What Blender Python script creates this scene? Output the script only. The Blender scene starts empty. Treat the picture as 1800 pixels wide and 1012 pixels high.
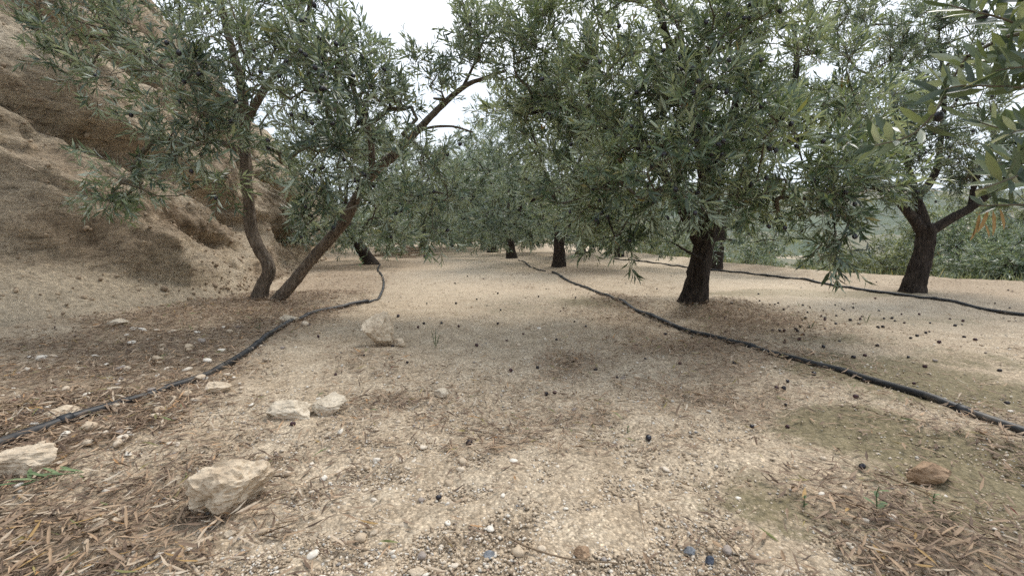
import bpy, math, random
import numpy as np
from mathutils import Matrix, Vector

# ------------------------------------------------------------------ camera, sky, sun, exposure
SC = bpy.context.scene
COL = SC.collection
CAM_H, FPX, PITCH = 0.55, 825.0, math.radians(7.0)
cam_d = bpy.data.cameras.new('camera')
cam_d.sensor_width = 36.0
cam_d.lens = 36.0 * FPX / 1800.0
cam_d.clip_start, cam_d.clip_end = 0.02, 20000
cam = bpy.data.objects.new('camera', cam_d)
cam.location = (0, 0, CAM_H)
cam.rotation_euler = (math.radians(90) - PITCH, 0, 0)
COL.objects.link(cam)
SC.camera = cam

SUN_EL, SUN_AZ = math.radians(58), math.radians(38)      # azimuth clockwise from +Y
wd = bpy.data.worlds.new('World')
SC.world = wd
wd.use_nodes = True
nt = wd.node_tree
nt.nodes.clear()
wo = nt.nodes.new('ShaderNodeOutputWorld')
bg = nt.nodes.new('ShaderNodeBackground')
sky = nt.nodes.new('ShaderNodeTexSky')
sky.sky_type = 'NISHITA'
sky.sun_disc = False
sky.sun_elevation, sky.sun_rotation = SUN_EL, SUN_AZ
sky.dust_density = 4.0
cl = nt.nodes.new('ShaderNodeTexNoise')
cl.inputs['Scale'].default_value = 1.6
cl.inputs['Detail'].default_value = 6
tc = nt.nodes.new('ShaderNodeTexCoord')
cr = nt.nodes.new('ShaderNodeValToRGB')
cr.color_ramp.elements[0].position, cr.color_ramp.elements[0].color = 0.36, (0.58, 0.71, 0.86, 1)
cr.color_ramp.elements[1].position, cr.color_ramp.elements[1].color = 0.64, (1.04, 1.07, 1.10, 1)
mul = nt.nodes.new('ShaderNodeVectorMath')
mul.operation = 'SCALE'
mul.inputs['Scale'].default_value = 4.9                   # overcast cloud deck
mx = nt.nodes.new('ShaderNodeMix')
mx.data_type = 'RGBA'
mx.inputs['Factor'].default_value = 0.85
bg.inputs['Strength'].default_value = 0.15
L = nt.links.new
L(tc.outputs['Generated'], cl.inputs['Vector'])
L(cl.outputs['Fac'], cr.inputs['Fac'])
L(cr.outputs['Color'], mul.inputs[0])
L(sky.outputs['Color'], mx.inputs['A'])
L(mul.outputs['Vector'], mx.inputs['B'])
L(mx.outputs['Result'], bg.inputs['Color'])
L(bg.outputs['Background'], wo.inputs['Surface'])

sun_d = bpy.data.lights.new('sun', 'SUN')
sun_d.energy, sun_d.angle, sun_d.color = 1.5, math.radians(22), (1.0, 0.95, 0.88)
sun = bpy.data.objects.new('sun', sun_d)
sv = Vector((math.sin(SUN_AZ) * math.cos(SUN_EL), math.cos(SUN_AZ) * math.cos(SUN_EL), math.sin(SUN_EL)))
sun.rotation_euler = sv.to_track_quat('Z', 'Y').to_euler()
sun.location = (6, 6, 12)
COL.objects.link(sun)

vs = SC.view_settings
vs.view_transform, vs.look, vs.exposure, vs.gamma = 'Standard', 'None', 1.0, 1.0
vs.use_curve_mapping = False
SC.render.engine = 'CYCLES'
SC.cycles.use_denoising = False
SC.render.filter_size = 1.1
SC.cycles.max_bounces = 8
SC.cycles.diffuse_bounces = 6
SC.cycles.glossy_bounces = 2
SC.cycles.transmission_bounces = 3
SC.cycles.volume_bounces = 0

# ------------------------------------------------------------------ numeric helpers
R0 = np.random.default_rng(11)


def _h(i, j, k, s):
    n = (i * 374761393 + j * 668265263 + k * 1274126177 + s * 974634777) & 0xFFFFFFFF
    n = ((n ^ (n >> 13)) * 1274126177) & 0xFFFFFFFF
    n = (n ^ (n >> 16)) & 0xFFFFFFFF
    return n / 4294967295.0


def vnoise(x, y, z=0.0, seed=0):
    x, y, z = np.broadcast_arrays(np.asarray(x, float), np.asarray(y, float), np.asarray(z, float))
    i, j, k = np.floor(x).astype(np.int64), np.floor(y).astype(np.int64), np.floor(z).astype(np.int64)
    fx, fy, fz = x - i, y - j, z - k
    fx, fy, fz = (t * t * (3 - 2 * t) for t in (fx, fy, fz))
    r = 0
    for a in (0, 1):
        for b in (0, 1):
            for c in (0, 1):
                r = r + _h(i + a, j + b, k + c, seed) * (fx if a else 1 - fx) * (fy if b else 1 - fy) * (fz if c else 1 - fz)
    return r * 2 - 1


def fbm(x, y, z=0.0, oct=4, seed=0, gain=0.5):
    r, a, f = 0, 1.0, 1.0
    for o in range(oct):
        r = r + a * vnoise(np.asarray(x) * f, np.asarray(y) * f, np.asarray(z) * f, seed + o)
        a *= gain
        f *= 2.03
    return r


def sstep(a, b, x):
    t = np.clip((np.asarray(x, float) - a) / (b - a), 0, 1)
    return t * t * (3 - 2 * t)


CP, SP = math.cos(PITCH), math.sin(PITCH)


def at(u, v, y):
    """world point that stands y metres ahead, from its place in the photograph (1800 x 1012)"""
    yy, zz = FPX * CP + (506 - v) * SP, -FPX * SP + (506 - v) * CP
    t = y / yy
    return np.array([(u - 900) * t, y, CAM_H + zz * t])


def gp(u, v, z=0.0):
    yy, zz = FPX * CP + (506 - v) * SP, -FPX * SP + (506 - v) * CP
    t = (z - CAM_H) / zz
    return np.array([(u - 900) * t, yy * t])


def project(P):
    d = P - np.array([0, 0, CAM_H])
    w = d[:, 1] * CP - d[:, 2] * SP
    up = d[:, 1] * SP + d[:, 2] * CP
    w = np.where(np.abs(w) < 1e-4, 1e-4, w)
    return 900 + FPX * d[:, 0] / w, 506 - FPX * up / w, w


def seg_dist(x, y, pts):
    d = np.full(np.shape(x), 1e9)
    for (ax, ay), (bx, by) in zip(pts[:-1], pts[1:]):
        vx, vy = bx - ax, by - ay
        t = np.clip(((x - ax) * vx + (y - ay) * vy) / (vx * vx + vy * vy), 0, 1)
        d = np.minimum(d, np.hypot(x - ax - t * vx, y - ay - t * vy))
    return d


def resample(pts, step):
    """Catmull-Rom through pts (rows may hold extra columns such as a radius)"""
    P = np.asarray(pts, float)
    P = np.vstack([2 * P[0] - P[1], P, 2 * P[-1] - P[-2]])
    out = []
    for i in range(1, len(P) - 2):
        n = max(1, int(np.linalg.norm(P[i + 1, :3] - P[i, :3]) / step))
        for t in np.arange(n) / n:
            a, b, c, d = P[i - 1], P[i], P[i + 1], P[i + 2]
            out.append(0.5 * (2 * b + (c - a) * t + (2 * a - 5 * b + 4 * c - d) * t * t + (3 * b - a - 3 * c + d) * t ** 3))
    out.append(P[-2])
    return np.array(out)


def mesh_np(name, V, face_groups, mat=None, smooth=True, attrs=None):
    me = bpy.data.meshes.new(name)
    V = np.ascontiguousarray(V, dtype=np.float32)
    me.vertices.add(len(V))
    me.vertices.foreach_set('co', V.ravel())
    gs = [np.asarray(g, dtype=np.int32) for g in face_groups if len(g)]
    nl, nf = sum(g.size for g in gs), sum(len(g) for g in gs)
    me.loops.add(nl)
    me.polygons.add(nf)
    me.loops.foreach_set('vertex_index', np.concatenate([g.ravel() for g in gs]))
    tot = np.concatenate([np.full(len(g), g.shape[1], np.int32) for g in gs])
    st = np.concatenate([[0], np.cumsum(tot)[:-1]]).astype(np.int32)
    me.polygons.foreach_set('loop_start', st)
    me.polygons.foreach_set('loop_total', tot)
    me.polygons.foreach_set('use_smooth', np.full(nf, smooth))
    for k, a in (attrs or {}).items():
        at_ = me.attributes.new(k, 'FLOAT', 'POINT')
        at_.data.foreach_set('value', np.ascontiguousarray(a, dtype=np.float32))
    me.update(calc_edges=True)
    if mat:
        me.materials.append(mat)
    return me


def link(name, data, parent=None, loc=None):
    o = bpy.data.objects.new(name, data)
    COL.objects.link(o)
    if parent is not None:
        o.parent = parent
    if loc is not None:
        o.location = loc
    return o


def tag(o, label=None, cat=None, group=None, kind=None):
    for k, v in (('label', label), ('category', cat), ('group', group), ('kind', kind)):
        if v:
            o[k] = v
    return o


class Bag:
    """collects pieces of geometry for one mesh"""

    def __init__(self):
        self.V, self.F, self.A, self.n = [], [], [], 0

    def add(self, V, F, a=0.0):
        self.V.append(V)
        self.F.append(np.asarray(F) + self.n)
        self.A.append(np.full(len(V), a) if np.isscalar(a) else a)
        self.n += len(V)

    def mesh(self, name, mat, smooth=True, attr='tint'):
        by = {}
        for f in self.F:
            by.setdefault(f.shape[1], []).append(f)
        return mesh_np(name, np.vstack(self.V), [np.vstack(x) for x in by.values()], mat, smooth, {attr: np.concatenate(self.A)})


def frames(P):
    T = np.gradient(P, axis=0)
    T /= np.linalg.norm(T, axis=1)[:, None] + 1e-9
    ref = np.array([0.0, 1.0, 0.0]) if abs(T[0][1]) < 0.9 else np.array([1.0, 0, 0])
    N = np.zeros_like(T)
    n = ref - T[0] * ref.dot(T[0])
    for i in range(len(T)):
        n = n - T[i] * n.dot(T[i])
        n /= np.linalg.norm(n) + 1e-9
        N[i] = n
    return T, N, np.cross(T, N)


def tube(P, r, sides, cap=True):
    P, r = np.asarray(P, float), np.asarray(r, float)
    T, N, B = frames(P)
    a = np.linspace(0, 2 * np.pi, sides, endpoint=False)
    V = P[:, None, :] + r[:, None, None] * (np.cos(a)[None, :, None] * N[:, None, :] + np.sin(a)[None, :, None] * B[:, None, :])
    n = len(P)
    i, j = np.meshgrid(np.arange(n - 1), np.arange(sides), indexing='ij')
    F = np.stack([i * sides + j, i * sides + (j + 1) % sides, (i + 1) * sides + (j + 1) % sides, (i + 1) * sides + j], -1).reshape(-1, 4)
    V = V.reshape(-1, 3)
    return V, F


# ------------------------------------------------------------------ materials
def material(name):
    m = bpy.data.materials.new(name)
    m.use_nodes = True
    t = m.node_tree
    t.nodes.clear()
    out = t.nodes.new('ShaderNodeOutputMaterial')
    b = t.nodes.new('ShaderNodeBsdfPrincipled')
    t.links.new(b.outputs[0], out.inputs['Surface'])
    b.inputs['Roughness'].default_value = 0.9
    b.inputs['Specular IOR Level'].default_value = 0.25
    return m, t, b, out


def nd(t, typ, **kw):
    n = t.nodes.new(typ)
    for k, v in kw.items():
        if k in n.inputs:
            n.inputs[k].default_value = v
        else:
            setattr(n, k, v)
    return n


def ramp(t, stops, src=None, interp='LINEAR'):
    n = t.nodes.new('ShaderNodeValToRGB')
    e = n.color_ramp.elements
    n.color_ramp.interpolation = interp
    while len(e) < len(stops):
        e.new(0.5)
    for q, (p, c) in zip(e, stops):
        q.position = p
        q.color = tuple(c) + (1,) if len(c) == 3 else c
    if src is not None:
        t.links.new(src, n.inputs['Fac'])
    return n


def mixc(t, fac, a, b, mode='MIX'):
    n = t.nodes.new('ShaderNodeMix')
    n.data_type = 'RGBA'
    n.blend_type = mode
    for key, val in (('Factor', fac), ('A', a), ('B', b)):
        if isinstance(val, (int, float)):
            n.inputs[key].default_value = val
        elif isinstance(val, tuple):
            n.inputs[key].default_value = val + (1,)
        else:
            t.links.new(val, n.inputs[key])
    return n.outputs['Result']


def math_(t, op, a, b=0.5, clamp=False):
    n = t.nodes.new('ShaderNodeMath')
    n.operation = op
    n.use_clamp = clamp
    for i, v in enumerate((a, b)):
        if isinstance(v, (int, float)):
            n.inputs[i].default_value = v
        else:
            t.links.new(v, n.inputs[i])
    return n.outputs[0]


def noise(t, scale, detail=5, rough=0.6, vec=None, dist=0.0):
    n = nd(t, 'ShaderNodeTexNoise', Scale=scale, Detail=detail, Roughness=rough, Distortion=dist)
    if vec is not None:
        t.links.new(vec, n.inputs['Vector'])
    return n.outputs['Fac']


def world_pos(t):
    return t.nodes.new('ShaderNodeNewGeometry').outputs['Position']


def bump(t, b, h, strength, dist):
    n = nd(t, 'ShaderNodeBump', Strength=strength, Distance=dist)
    t.links.new(h, n.inputs['Height'])
    t.links.new(n.outputs[0], b.inputs['Normal'])
    return n


def attr(t, name):
    return nd(t, 'ShaderNodeAttribute', attribute_name=name).outputs['Fac']


def ground_mat():
    m, t, b, _ = material('sandy_soil')
    p = world_pos(t)
    n1, n2, n3 = noise(t, 1.1, 6, 0.6, p), noise(t, 7, 9, 0.72, p), noise(t, 70, 4, 0.7, p)
    base = ramp(t, [(0.30, (0.305, 0.240, 0.168)), (0.48, (0.445, 0.367, 0.274)), (0.68, (0.585, 0.508, 0.400))], n2).outputs[0]
    base = mixc(t, math_(t, 'MULTIPLY', n1, 0.55), base, (0.455, 0.363, 0.264))
    # grit: cells of two sizes, each grain its own tone
    v1 = nd(t, 'ShaderNodeTexVoronoi', Scale=170.0)
    v2 = nd(t, 'ShaderNodeTexVoronoi', Scale=75.0)
    for v in (v1, v2):
        t.links.new(p, v.inputs['Vector'])
    g1 = ramp(t, [(0.0, (0.42, 0.39, 0.36)), (0.4, (0.86, 0.84, 0.80)), (0.75, (1.15, 1.12, 1.07)), (1.0, (1.7, 1.66, 1.58))], v1.outputs['Color']).outputs[0]
    g2 = ramp(t, [(0.0, (0.66, 0.63, 0.6)), (0.5, (1, 1, 1)), (0.9, (1.15, 1.13, 1.1)), (1.0, (1.5, 1.48, 1.44))], v2.outputs['Color']).outputs[0]
    base = mixc(t, 0.95, base, g1, 'MULTIPLY')
    gap = ramp(t, [(0.25, (1.12, 1.12, 1.12)), (0.62, (0.55, 0.53, 0.50))], v1.outputs['Distance']).outputs[0]      # crevice shade between grains, painted into the colour
    base = mixc(t, 0.35, base, gap, 'MULTIPLY')
    base = mixc(t, 0.6, base, g2, 'MULTIPLY')
    # humus-brown soil where leaves have rotted, moss crust on the damp patches
    lit = math_(t, 'ADD', attr(t, 'humus'), math_(t, 'MULTIPLY', math_(t, 'SUBTRACT', n2, 0.5), 1.3))
    lit = ramp(t, [(0.3, (0, 0, 0)), (0.75, (1, 1, 1))], lit).outputs[0]
    hum = ramp(t, [(0.3, (0.15, 0.105, 0.068)), (0.5, (0.31, 0.23, 0.155)), (0.7, (0.48, 0.38, 0.27))], n3).outputs[0]
    base = mixc(t, math_(t, 'MULTIPLY', lit, 0.65), base, hum)
    mo = math_(t, 'ADD', attr(t, 'moss'), math_(t, 'MULTIPLY', math_(t, 'SUBTRACT', math_(t, 'ADD', math_(t, 'MULTIPLY', n2, 0.6), math_(t, 'MULTIPLY', noise(t, 30, 6, 0.75, p), 0.4)), 0.5), 3.2))
    mo = ramp(t, [(0.35, (0, 0, 0)), (0.8, (1, 1, 1))], mo).outputs[0]
    mcol = ramp(t, [(0.3, (0.045, 0.040, 0.016)), (0.5, (0.125, 0.105, 0.05)), (0.7, (0.25, 0.205, 0.115))], n3).outputs[0]
    base = mixc(t, math_(t, 'MULTIPLY', mo, 0.8), base, mcol)
    pal = math_(t, 'MULTIPLY', attr(t, 'pale'), 0.9)
    base = mixc(t, pal, base, mixc(t, 0.5, base, (0.68, 0.56, 0.41)))
    t.links.new(base, b.inputs['Base Color'])
    h = math_(t, 'ADD', math_(t, 'MULTIPLY', v1.outputs['Distance'], -0.6), math_(t, 'MULTIPLY', v2.outputs['Distance'], -0.9))
    h = math_(t, 'ADD', h, math_(t, 'MULTIPLY', n3, 0.8))
    bump(t, b, h, 0.7, 0.008)
    return m


def bank_mat():
    m, t, b, _ = material('bank_earth')
    p = world_pos(t)
    mp = nd(t, 'ShaderNodeMapping')
    mp.inputs['Rotation'].default_value = (math.radians(32), 0, math.radians(8))
    mp.inputs['Scale'].default_value = (1.0, 0.45, 2.4)
    t.links.new(p, mp.inputs['Vector'])
    q = mp.outputs[0]
    n1, n2, n3 = noise(t, 0.9, 7, 0.62, q, 0.6), noise(t, 8, 9, 0.72, q, 0.4), noise(t, 38, 5, 0.75, p)
    c = ramp(t, [(0.28, (0.28, 0.21, 0.142)), (0.41, (0.51, 0.40, 0.285)), (0.54, (0.65, 0.54, 0.40)), (0.72, (0.77, 0.67, 0.53))], n1).outputs[0]
    c2 = ramp(t, [(0.34, (0.34, 0.31, 0.28)), (0.46, (0.92, 0.9, 0.87)), (0.66, (1.3, 1.27, 1.22))], n2).outputs[0]
    c = mixc(t, 0.9, c, c2, 'MULTIPLY')
    c3 = ramp(t, [(0.34, (0.45, 0.43, 0.40)), (0.52, (1, 1, 1)), (0.68, (1.4, 1.37, 1.3))], n3).outputs[0]
    c = mixc(t, 0.7, c, c3, 'MULTIPLY')
    c = mixc(t, math_(t, 'MULTIPLY', attr(t, 'pale'), 0.85), c, mixc(t, 0.8, (0.66, 0.545, 0.395), c3, 'MULTIPLY'))
    c = mixc(t, math_(t, 'MULTIPLY', attr(t, 'dark'), 0.36), c, mixc(t, 1.0, (0.115, 0.078, 0.046), c3, 'MULTIPLY'))
    t.links.new(c, b.inputs['Base Color'])
    h = math_(t, 'ADD', math_(t, 'MULTIPLY', n2, 1.0), math_(t, 'MULTIPLY', n3, 0.7))
    bump(t, b, h, 1.0, 0.09)
    return m


def leaf_mat(name, hue=(1, 1, 1), gain=1.0):
    m, t, b, out = material(name)
    tint = attr(t, 'tint')

    def g(r, gg, bb):
        return (r * hue[0] * gain, gg * hue[1] * gain, bb * hue[2] * gain)
    top = ramp(t, [(0.0, g(0.022, 0.034, 0.022)), (0.35, g(0.050, 0.074, 0.046)), (0.65, g(0.098, 0.132, 0.082)), (0.93, g(0.20, 0.235, 0.125)),
                   (0.965, g(0.22, 0.20, 0.055)), (1.0, (0.30, 0.16, 0.045))], tint).outputs[0]
    und = ramp(t, [(0.0, g(0.15, 0.18, 0.14)), (0.93, g(0.36, 0.40, 0.32)), (1.0, (0.32, 0.22, 0.10))], tint).outputs[0]
    geo = t.nodes.new('ShaderNodeNewGeometry')      # olive leaves: dark above, silvery felt below
    c = mixc(t, geo.outputs['Backfacing'], top, und)
    t.links.new(c, b.inputs['Base Color'])
    b.inputs['Roughness'].default_value = 0.36
    b.inputs['Specular IOR Level'].default_value = 0.6
    tr = t.nodes.new('ShaderNodeBsdfTranslucent')
    t.links.new(mixc(t, 1.0, c, (1.3, 1.35, 0.7), 'MULTIPLY'), tr.inputs['Color'])
    ms = t.nodes.new('ShaderNodeMixShader')
    ms.inputs[0].default_value = 0.22
    t.links.new(b.outputs[0], ms.inputs[1])
    t.links.new(tr.outputs[0], ms.inputs[2])
    t.links.new(ms.outputs[0], out.inputs['Surface'])
    return m


def bark_mat(name, lo, mid, hi):
    m, t, b, _ = material(name)
    tco = world_pos(t)
    mp = nd(t, 'ShaderNodeMapping')
    mp.inputs['Scale'].default_value = (1, 1, 0.22)
    t.links.new(tco, mp.inputs['Vector'])
    n1, n2 = noise(t, 75, 6, 0.7, mp.outputs[0], 0.4), noise(t, 9, 5, 0.6, tco)
    c = ramp(t, [(0.3, lo), (0.52, mid), (0.75, hi)], n1).outputs[0]
    c2 = ramp(t, [(0.3, (0.55, 0.52, 0.5)), (0.7, (1.25, 1.22, 1.2))], n2).outputs[0]
    t.links.new(mixc(t, 0.8, c, c2, 'MULTIPLY'), b.inputs['Base Color'])
    bump(t, b, n1, 1.0, 0.02)
    return m


def rock_mat(name, lo, hi, spot):
    m, t, b, _ = material(name)
    tco = nd(t, 'ShaderNodeTexCoord').outputs['Object']
    n1, n2, n3 = noise(t, 14, 7, 0.65, tco), noise(t, 60, 5, 0.7, tco), noise(t, 5, 4, 0.6, tco)
    c = ramp(t, [(0.3, lo), (0.7, hi)], n1).outputs[0]
    c = mixc(t, ramp(t, [(0.56, (0, 0, 0)), (0.68, (0.7, 0.7, 0.7))], n3).outputs[0], c, spot)
    c = mixc(t, 0.85, c, ramp(t, [(0.30, (0.5, 0.46, 0.42)), (0.44, (0.95, 0.95, 0.95)), (0.6, (1.12, 1.12, 1.12))], n2).outputs[0], 'MULTIPLY')
    t.links.new(c, b.inputs['Base Color'])
    bump(t, b, math_(t, 'ADD', n1, math_(t, 'MULTIPLY', n2, 0.5)), 0.9, 0.012)
    return m


def tint_mat(name, stops, rough=0.85, bumpy=0.0):
    m, t, b, _ = material(name)
    c = ramp(t, stops, attr(t, 'tint')).outputs[0]
    n = noise(t, 160, 4, 0.6, world_pos(t))
    c = mixc(t, 0.6, c, ramp(t, [(0.3, (0.65, 0.63, 0.6)), (0.7, (1.2, 1.2, 1.2))], n).outputs[0], 'MULTIPLY')
    t.links.new(c, b.inputs['Base Color'])
    b.inputs['Roughness'].default_value = rough
    if bumpy:
        bump(t, b, n, bumpy, 0.004)
    return m


def plain_mat(name, col, rough, spec=0.4, var=0.25, scale=40):
    m, t, b, _ = material(name)
    n = noise(t, scale, 4, 0.6, world_pos(t))
    c = mixc(t, 1.0, tuple(col), ramp(t, [(0.3, (1 - var,) * 3), (0.7, (1 + var,) * 3)], n).outputs[0], 'MULTIPLY')
    t.links.new(c, b.inputs['Base Color'])
    b.inputs['Roughness'].default_value = rough
    b.inputs['Specular IOR Level'].default_value = spec
    return m


M_GROUND, M_BANK = ground_mat(), bank_mat()
M_LEAF = leaf_mat('olive_leaf', (1, 1, 1), 1.22)
M_LEAF_WARM = leaf_mat('olive_leaf_yellowish', (1.12, 1.05, 0.85), 1.0)
M_LEAF_PALE = leaf_mat('bush_leaf', (1.18, 1.10, 0.82), 0.85)
M_LEAF_T2 = leaf_mat('olive_leaf_lit', (1.03, 1.02, 0.93), 1.30)
M_BARK = bark_mat('dark_olive_bark', (0.014, 0.011, 0.009), (0.046, 0.035, 0.028), (0.135, 0.108, 0.085))
M_BARK_GREY = bark_mat('grey_olive_bark', (0.055, 0.044, 0.034), (0.19, 0.152, 0.118), (0.36, 0.31, 0.25))
M_TWIG = plain_mat('twig_bark', (0.12, 0.10, 0.07), 0.8)
M_ROCK = rock_mat('pale_limestone', (0.42, 0.325, 0.225), (0.64, 0.54, 0.41), (0.26, 0.18, 0.115))
M_ROCK_PITTED = rock_mat('pitted_limestone', (0.40, 0.31, 0.215), (0.64, 0.535, 0.40), (0.24, 0.165, 0.105))
M_ROCK_BROWN = rock_mat('brown_stone', (0.24, 0.155, 0.095), (0.40, 0.28, 0.18), (0.30, 0.19, 0.12))
M_ROCK_WHITE = rock_mat('white_stone', (0.43, 0.355, 0.26), (0.64, 0.555, 0.435), (0.38, 0.29, 0.205))
M_ROCK_GREY = rock_mat('grey_stone', (0.15, 0.16, 0.175), (0.27, 0.28, 0.29), (0.2, 0.2, 0.2))
M_ROCK_BLUE = rock_mat('dark_blue_stone', (0.045, 0.055, 0.075), (0.09, 0.10, 0.125), (0.07, 0.07, 0.08))
M_PEBBLE = tint_mat('pebble', [(0, (0.24, 0.18, 0.125)), (0.35, (0.42, 0.325, 0.225)), (0.7, (0.56, 0.46, 0.345)), (0.92, (0.72, 0.66, 0.57)), (0.95, (0.26, 0.255, 0.245)), (1, (0.36, 0.25, 0.18))], 0.85, 0.4)
M_LITTER = tint_mat('dry_leaf', [(0, (0.070, 0.046, 0.032)), (0.25, (0.155, 0.104, 0.070)), (0.5, (0.27, 0.192, 0.130)), (0.72, (0.35, 0.24, 0.150)), (0.86, (0.47, 0.40, 0.31)),
                                 (0.95, (0.40, 0.215, 0.09)), (0.985, (0.14, 0.19, 0.07)), (1, (0.16, 0.045, 0.035))], 0.7)
M_OLIVE = plain_mat('ripe_olive', (0.012, 0.010, 0.015), 0.33, 0.5)
M_OLIVE_DUSTY = plain_mat('fallen_olive', (0.020, 0.014, 0.016), 0.55, 0.4, 0.5, 90)
M_PIPE = plain_mat('black_polythene', (0.016, 0.017, 0.019), 0.5, 0.4, 0.35, 30)
_t = M_PIPE.node_tree
_b = next(n for n in _t.nodes if n.type == 'BSDF_PRINCIPLED')
_src = _b.inputs['Base Color'].links[0].from_socket
_dust = ramp(_t, [(0.52, (0, 0, 0)), (0.75, (0.6, 0.6, 0.6))], noise(_t, 11, 7, 0.7, world_pos(_t))).outputs[0]
_t.links.new(mixc(_t, _dust, _src, (0.20, 0.165, 0.125)), _b.inputs['Base Color'])
M_WEED = tint_mat('weed_green', [(0, (0.06, 0.095, 0.04)), (1, (0.16, 0.21, 0.10))], 0.6)

# ------------------------------------------------------------------ terrain
TOE = np.array([(-3.6, -6), (-3.2, -2), (-2.95, 0.5), (-2.80, 1.6), (-2.62, 2.4), (-2.40, 2.95), (-2.28, 3.5), (-2.30, 4.1), (-2.65, 5.6), (-3.3, 8.2), (-4.3, 12.0), (-5.2, 16), (-6.6, 22), (-8.5, 30), (-11, 45)])
EDGE = np.array([(7.4, -6), (6.6, 0), (5.8, 3), (5.05, 4.7), (4.15, 6.0), (3.55, 7.3), (3.05, 9.6), (2.75, 12.5), (2.4, 16), (2.2, 22), (2, 45)])


def toe_x(y):
    return np.interp(y, TOE[:, 1], TOE[:, 0])


def edge_x(y):
    return np.interp(y, EDGE[:, 1], EDGE[:, 0])


PIPE_R = [gp(1990, 842), gp(1800, 775), gp(1690, 737), gp(1560, 690), gp(1480, 663), gp(1400, 640), gp(1320, 612), gp(1250, 590), gp(1180, 571), gp(1130, 551), gp(1085, 530), gp(1050, 514), gp(1005, 497), gp(970, 484)]
PIPE_L = [gp(-120, 835), gp(0, 789), gp(80, 766), gp(150, 741), gp(230, 714), gp(300, 688), gp(360, 666), gp(410, 641), gp(450, 617), gp(485, 590), gp(520, 566), gp(560, 550), gp(605, 541), gp(648, 535)]
PIPE_L2 = [gp(648, 535), gp(664, 526), gp(672, 512), gp(675, 497), gp(668, 484), gp(664, 475), gp(668, 466)]
PIPE_F = [gp(2000, 583), gp(1800, 552), gp(1700, 537), gp(1600, 522), gp(1500, 507), gp(1400, 491), gp(1330, 482), gp(1250, 475), gp(1180, 467), gp(1120, 460), gp(1080, 456)]
PIPE_M = [gp(958, 480), gp(940, 473), gp(925, 464), gp(912, 458)]

T2B = gp(1222, 541)


def gh(x, y):
    x, y = np.asarray(x, float), np.asarray(y, float)
    z = 0.020 * fbm(x * 0.7, y * 0.7, 0, 3, 5) + 0.011 * fbm(x * 3.1, y * 3.1, 0, 3, 9)
    z = z + 0.05 * np.exp(-((x - T2B[0] - 0.12) ** 2 + (y - T2B[1]) ** 2) / 0.16)          # earthed-up trunk
    z = z + 0.03 * np.exp(-((x - toe_x(y)) / 0.4) ** 2) * sstep(6, 3, y)                  # soil piled at the bank's toe
    e = x - edge_x(y)
    z = z + 0.05 * np.exp(-((e + 0.25) / 0.3) ** 2)
    z = z - 0.62 * np.maximum(e, 0) * sstep(0, 0.5, e)
    return z


def litter_density(x, y):
    """0..1 how thickly dead leaves lie"""
    n = fbm(x * 2.3, y * 2.3, 0, 3, 31)
    dl = seg_dist(x, y, PIPE_L)
    left = sstep(0.05, -0.35, x - np.interp(y, [0.6, 1.0, 1.5, 2.1, 3.0, 3.7, 6, 9], [-0.40, -0.56, -0.78, -1.02, -1.0, -1.0, -1.35, -2.1])) * sstep(-0.05, 0.20, x - toe_x(y)) * sstep(9, 5, y)
    d = left * np.clip(0.72 + 0.9 * n, 0.15, 1.15)
    c0 = gp(150, 930)
    d = np.maximum(d, np.exp(-((x - c0[0]) / 0.34) ** 2 - ((y - c0[1]) / 0.26) ** 2) * (0.95 + 0.4 * n))
    dr = seg_dist(x, y, PIPE_R)
    d = np.maximum(d, np.exp(-(dr / 0.20) ** 2) * (0.62 + 0.6 * n))
    for (u, v, r, k) in ((1290, 562, 0.42, 1.2), (1200, 600, 0.40, 0.9), (1130, 560, .3, .7), (1330, 620, .28, .7), (1180, 690, 0.20, .75), (1060, 720, 0.10, .95), (1010, 630, 0.20, .7), (1000, 655, .12, .5), (880, 500, .5, .45), (1000, 480, .6, .6),
                         (1470, 890, 0.14, 1.0), (1570, 925, 0.15, 1.0), (1680, 965, 0.14, .9), (1330, 965, .12, .55), (1420, 850, .07, .8), (1780, 1000, .2, .6), (900, 860, .10, .22), (700, 700, .12, .35),
                         (1250, 700, .18, .75), (1350, 700, .12, .5), (1260, 650, .22, .7), (1060, 545, .3, .3), (850, 620, .2, .2), (650, 640, .18, .35), (1560, 730, .12, .3), (1700, 500, .7, .35), (1400, 470, .7, .35)):
        c = gp(u, v)
        d = np.maximum(d, k * np.exp(-((x - c[0]) ** 2 + (y - c[1]) ** 2) / r ** 2) * (0.85 + 0.7 * n))
    return np.clip(d, 0, 1)


def moss_density(x, y):
    d = 0
    for (u, v, rx, ry, k) in ((1560, 660, .32, .30, .9), (1680, 700, .30, .2, .9), (1500, 760, .20, .16, .9), (1600, 790, .22, .16, .6), (1740, 830, .3, .22, .7), (1430, 515, 1.0, .22, .9), (1600, 560, .8, .2, .35),
                              (1040, 530, .35, .3, .6), (1470, 600, .4, .2, .35), (900, 540, .4, .3, .3), (1350, 880, .14, .14, .5), (1690, 640, .4, .2, .4), (1730, 905, .16, .12, .6)):
        c = gp(u, v)
        d = np.maximum(d, k * np.exp(-((x - c[0]) / rx) ** 2 - ((y - c[1]) / ry) ** 2))
    return np.clip(d * 1.7, 0, 1.15)


def graded(lo, hi, fine, centre, grow):
    xs = [centre]
    while xs[-1] < hi:
        xs.append(xs[-1] + max(fine, grow * abs(xs[-1] - centre)))
    ys = [centre]
    while ys[-1] > lo:
        ys.append(ys[-1] - max(fine, grow * abs(ys[-1] - centre)))
    return np.array(ys[:0:-1] + xs)


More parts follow.
